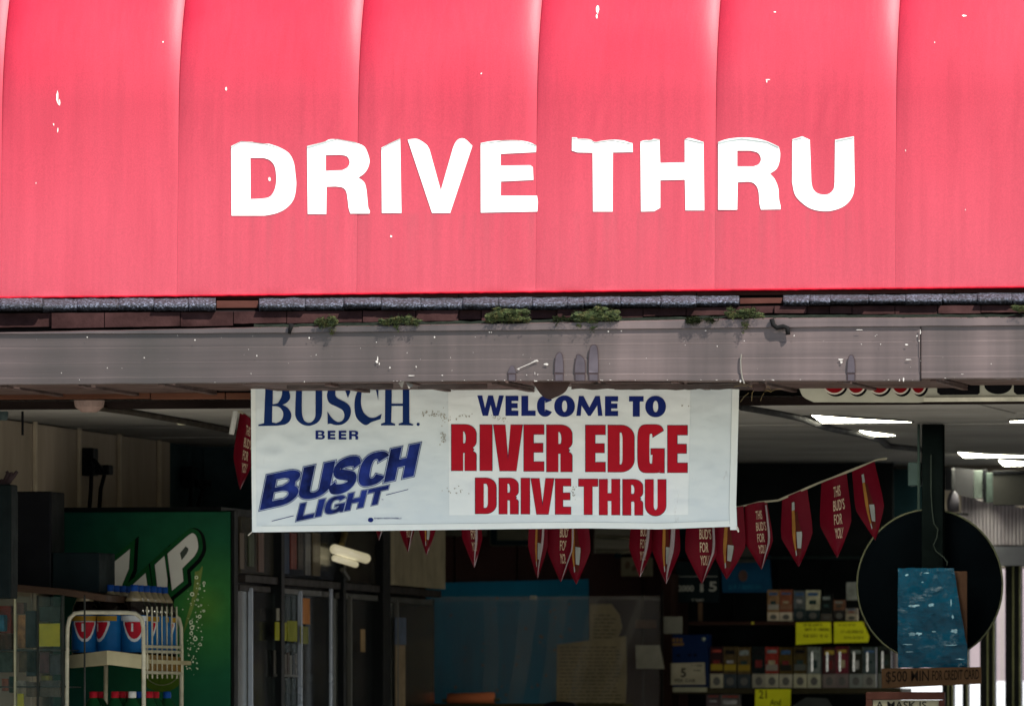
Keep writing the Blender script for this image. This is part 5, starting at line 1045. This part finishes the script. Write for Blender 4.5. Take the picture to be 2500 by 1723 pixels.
# crinkled blue plastic over a brown card
add('brown_card', bpx(2318, 1394, 2361, 1600, YD - .09, .006), M('card_brown', (52, 36, 27), .7), label='brown card edge showing behind the blue bag', cat='card')
bgm = NT('blue_bag_plastic'); n_ = bgm.noise(9, 5, .7); bgm.l(bgm.ramp(n_, [(.3, (.001, .018, .036, 1)), (.7, (.002, .040, .078, 1))]), bgm.b.inputs['Base Color']); bgm.b.inputs['Roughness'].default_value = .2
bgm.b.inputs['Specular IOR Level'].default_value = .12; bgm.bump(bgm.ramp(bgm.noise(17, 5, .6, (.8, 1, 1.6)), [(.5, g(0)), (.6, g(.25)), (.72, g(1))]), .35, .02)
bm = B(); NX, NZ = 36, 50; gr_ = []
for i in range(NX + 1):
    row = []
    for j in range(NZ + 1):
        u, t_ = i / NX, j / NZ; xr = lerp(((0, 2328), (.45, 2346), (.8, 2362), (1, 2362)), t_); py = 1386 + t_ * 243 + 2 * noise.noise(Vector((u * 6, t_ * 2, 0))); px = 2192 + 2 * noise.noise(Vector((0, t_ * 5, 3))) + u * (xr - 2192)
        y = YD - .11 - .010 * noise.noise(Vector((u * 3, t_ * 4, 1))) - .004 * noise.noise(Vector((u * 14, t_ * 19, 4))); row.append(bm.verts.new(at(px, py, y)))
    gr_.append(row)
for i in range(NX):
    for j in range(NZ): bm.faces.new((gr_[i][j], gr_[i][j + 1], gr_[i + 1][j + 1], gr_[i + 1][j]))
bag = add('blue_bag', bm, bgm.m, label='crinkled shiny blue plastic bag hanging before the round mirror', cat='bag', sm=True)
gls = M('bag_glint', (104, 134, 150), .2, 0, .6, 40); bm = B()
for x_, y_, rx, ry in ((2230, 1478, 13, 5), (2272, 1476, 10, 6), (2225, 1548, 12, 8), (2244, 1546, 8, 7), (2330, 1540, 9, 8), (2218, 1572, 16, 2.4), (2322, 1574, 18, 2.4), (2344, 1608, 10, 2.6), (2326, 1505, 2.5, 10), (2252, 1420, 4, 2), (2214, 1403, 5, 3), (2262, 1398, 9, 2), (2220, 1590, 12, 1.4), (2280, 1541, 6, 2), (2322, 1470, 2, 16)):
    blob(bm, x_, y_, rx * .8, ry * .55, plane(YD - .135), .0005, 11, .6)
add('painted_glint', bm, gls, bag, kind='stuff')  # glints on the bag painted as flat pale blobs
cs = add('cardboard_sign', prism([(2152, 1631), (2395, 1627), (2396, 1668), (2153, 1679)], YD - .16, .012), M('cardboard', (58, 42, 29), .8, 0, .25, 9, .2), label='brown cardboard strip lettered about a minimum for credit cards', cat='sign')
bm = text('$500 MIN', 2163, 1638, 2268, 1668, plane(YD - .16), .001, .004, -.03); text('FOR CREDIT CARD', 2276, 1636, 2390, 1660, plane(YD - .16), .001, .008, -.03, bm=bm); add('handwriting', bm, M('ink_brown', (18, 13, 10), .8), cs)
fs = thing('framed_sign', at(2215, 1800, YD - .05), 'brown framed white sign beginning A MASK IS at the bottom', 'sign')
fm = M('frame_brown', (72, 44, 38), .6, 0, .25)
for q in ((2114, 1688, 2306, 1707), (2114, 1707.5, 2130, 1800), (2292, 1707.5, 2306, 1800)): add('frame_bar', bpx(*q, YD - .06, .03, .002), fm, fs)
add('sign_sheet', bpx(2130.5, 1707.8, 2291.5, 1800, YD - .05, .01, 0), M('sheet_white', (150, 146, 124), .6), fs)
bm = text('A MASK IS', 2138, 1711, 2262, 1729, plane(YD - .05), .001, .014); add('handwriting', bm, M('ink_black', (34, 34, 34), .8), fs)
add('dark_low_unit', poly(B(), [at(1932, 1723, 8.6), at(1968, 1701, 8.6), at(2020, 1704, 8.6), at(2032, 1723, 8.6), at(2032, 1800, 8.6), at(1932, 1800, 8.6)], [at(1932, 1723, 8.75), at(1968, 1701, 8.75), at(2020, 1704, 8.75), at(2032, 1723, 8.75), at(2032, 1800, 8.75), at(1932, 1800, 8.75)]), M('cap_grey', (62, 66, 64), .6), label='grey cap with a red print on the shelf below', cat='cap')
# ---- back door unit at right with daylight behind
YO = 8.4
do = thing('rear_doorway', at(2400, 2600, YO), 'rear doorway with narrow bright glass strips at the right edge', 'doorway')
alu = M('door_alu_dark', (22, 24, 22), .4, .3); alue = M('door_alu_edge', (118, 120, 84), .35, .4); pale = M('header_pale', (160, 164, 170), .5, 0, .15, 6, .1)
add('header', bpx(2400, 1332, 2900, 1379, YO - .1, .12), pale, do)
bars = [(2300, 2328), (2349.5, 2364), (2392.5, 2429), (2454, 2493), (2520, 2560), (2600, 2640)]
for a, b_ in bars:
    o = add('mullion', bpx(a, 1379.5, b_, 2600, YO - .04, .06), alu, do); add('mullion_edge', bpx(b_ - 5, 1380, b_ - 1, 2600, YO - .052, .011), alue, o)
    if b_ - a > 25: add('mullion_edge', bpx(a + (b_ - a) * .45, 1380, a + (b_ - a) * .45 + 4, 2600, YO - .052, .011), alue, o)
for (a, b_), (c_, d_) in zip(bars, bars[1:]): add('glass_pane', bpx(b_ + .3, 1380, c_ - .3, 2600, YO, .006, 0), glass('door_glass_clear', .06, (200, 205, 205)), do)
cp = thing('corrugated_panel', at(2430, 1330, YO - .2), 'pale ribbed shutter box panel above the rear doorway', 'panel')
ribm = M('ribbed_pale', (164, 158, 164), .5, .1, .3, 10, .2, (1, 1, .4))
for k_ in range(26):
    a = 2346 + k_ * 9; add('rib', bpx(a, 1211 + k_ * 1.7, a + 8.2, 1331, YO - .2, .03, .004), ribm, cp)
add('lower_lip', bpx(2346, 1325, 2590, 1333, YO - .19, .05), M('lip_dark', (56, 50, 48), .6), cp)
ub = thing('wall_cabinet', at(2420, 1215, YO - .3), 'grey cabinet with a shiny corner under the ceiling at right', 'cabinet')
add('cabinet_body', prism([(2322, 1140), (2376, 1146), (2376, 1216), (2322, 1205)], YO - .3, .2), M('cab_grey', (50, 50, 52), .5, 0, .2), ub); add('cabinet_side', bpx(2424, 1155, 2620, 1232, YO - .3, .2), M('cab_grey_dark', (44, 44, 42), .5, 0, .3, 3, .1), ub)
add('cabinet_lip', bpx(2424, 1148, 2620, 1157, YO - .31, .2), blk, ub)
add('bright_hinge', bpx(2376.5, 1148, 2398, 1216, YO - .27, .06), M('hinge_pale', (80, 88, 84), .25, .4, .5, 18), ub); add('bright_hinge', bpx(2408, 1154, 2424, 1226, YO - .27, .06), M('hinge_grey', (60, 70, 66), .3, .3, .4, 18), ub)
add('dark_clip', bpx(2399, 1146, 2407.5, 1226, YO - .25, .05), blk, ub)
add('white_bottle', lathe(at(2327, 1250, YO - .5), [(.0, 0), (.026, .004), (.028, .05), (.02, .08), (.008, .095), (0, .1)], seg=16), M('bottle_white', (92, 90, 98), .4), label='white bottle standing above the round mirror at right', cat='bottle', sm=True)
add('dark_box', bpx(2306, 1142, 2324, 1196, YO - .6, .1), blk, label='small black box beside the post under the ceiling', cat='box')
add('mirror_ledge', bpx(2310, 1251, 2350, 1256, YO - .6, .2), blk, label='narrow black ledge under the white bottle', cat='ledge')
# ---- ceiling fluorescent panels
lm = emit('fluorescent', (255, 251, 226), 17); rimm = M('lamp_rim', (60, 58, 50), .6)
for pts, lab in (([(1982, 1014), (2100, 1023), (2225, 1031), (2007, 1032.5)], 'longest lit ceiling light, nearest the cream sign'), ([(2098, 1051.5), (2150, 1058), (2186, 1063.5), (2124, 1064.5)], 'small lit ceiling light left of the post'), ([(2339, 1105), (2420, 1111), (2520, 1114.5), (2354, 1116.5)], 'lit ceiling light just right of the post'), ([(2438, 1124), (2520, 1129.5), (2530, 1135), (2452, 1136.5)], 'lit ceiling light at the right edge above the cabinet'), ([(2466, 1028.5), (2560, 1025), (2580, 1031), (2466, 1030.5)], 'thin lit ceiling light at the right edge near the sign'),
                 ([(430, 1032), (452, 1032), (456, 1037), (436, 1037)], 'tiny dim light spot on the ceiling at left')):
    top = [atZ(a, b_, ZC - .005) for a, b_ in pts]; t_ = thing('ceiling_light', top[0], lab, 'ceiling light', 'ceiling lights')
    add('diffuser', poly(B(), top, [p + Vector((0, 0, .001)) for p in top]), lm if 'dim' not in lab else emit('dim_lamp', (150, 140, 96), .25), t_)
    c_ = sum(top, Vector()) / 4; e_ = [c_ + (p - c_) * 1.05 + Vector((0, 0, .0015)) for p in top]; add('lamp_tray', poly(B(), e_, [p + Vector((0, 0, .003)) for p in e_]), rimm, t_)
add('ceiling_cable', tube([atZ(a, b_, ZC - .007) for a, b_ in ((1812, 993), (1900, 1008), (1960, 1020), (2012, 1040), (2040, 1047), (2100, 1058), (2150, 1072), (2165, 1086), (2240, 1094), (2290, 1100))], .016), M('cable_dark', (40, 40, 40), .7), label='dark sagging cable running across the ceiling at right', cat='cable', sm=True)
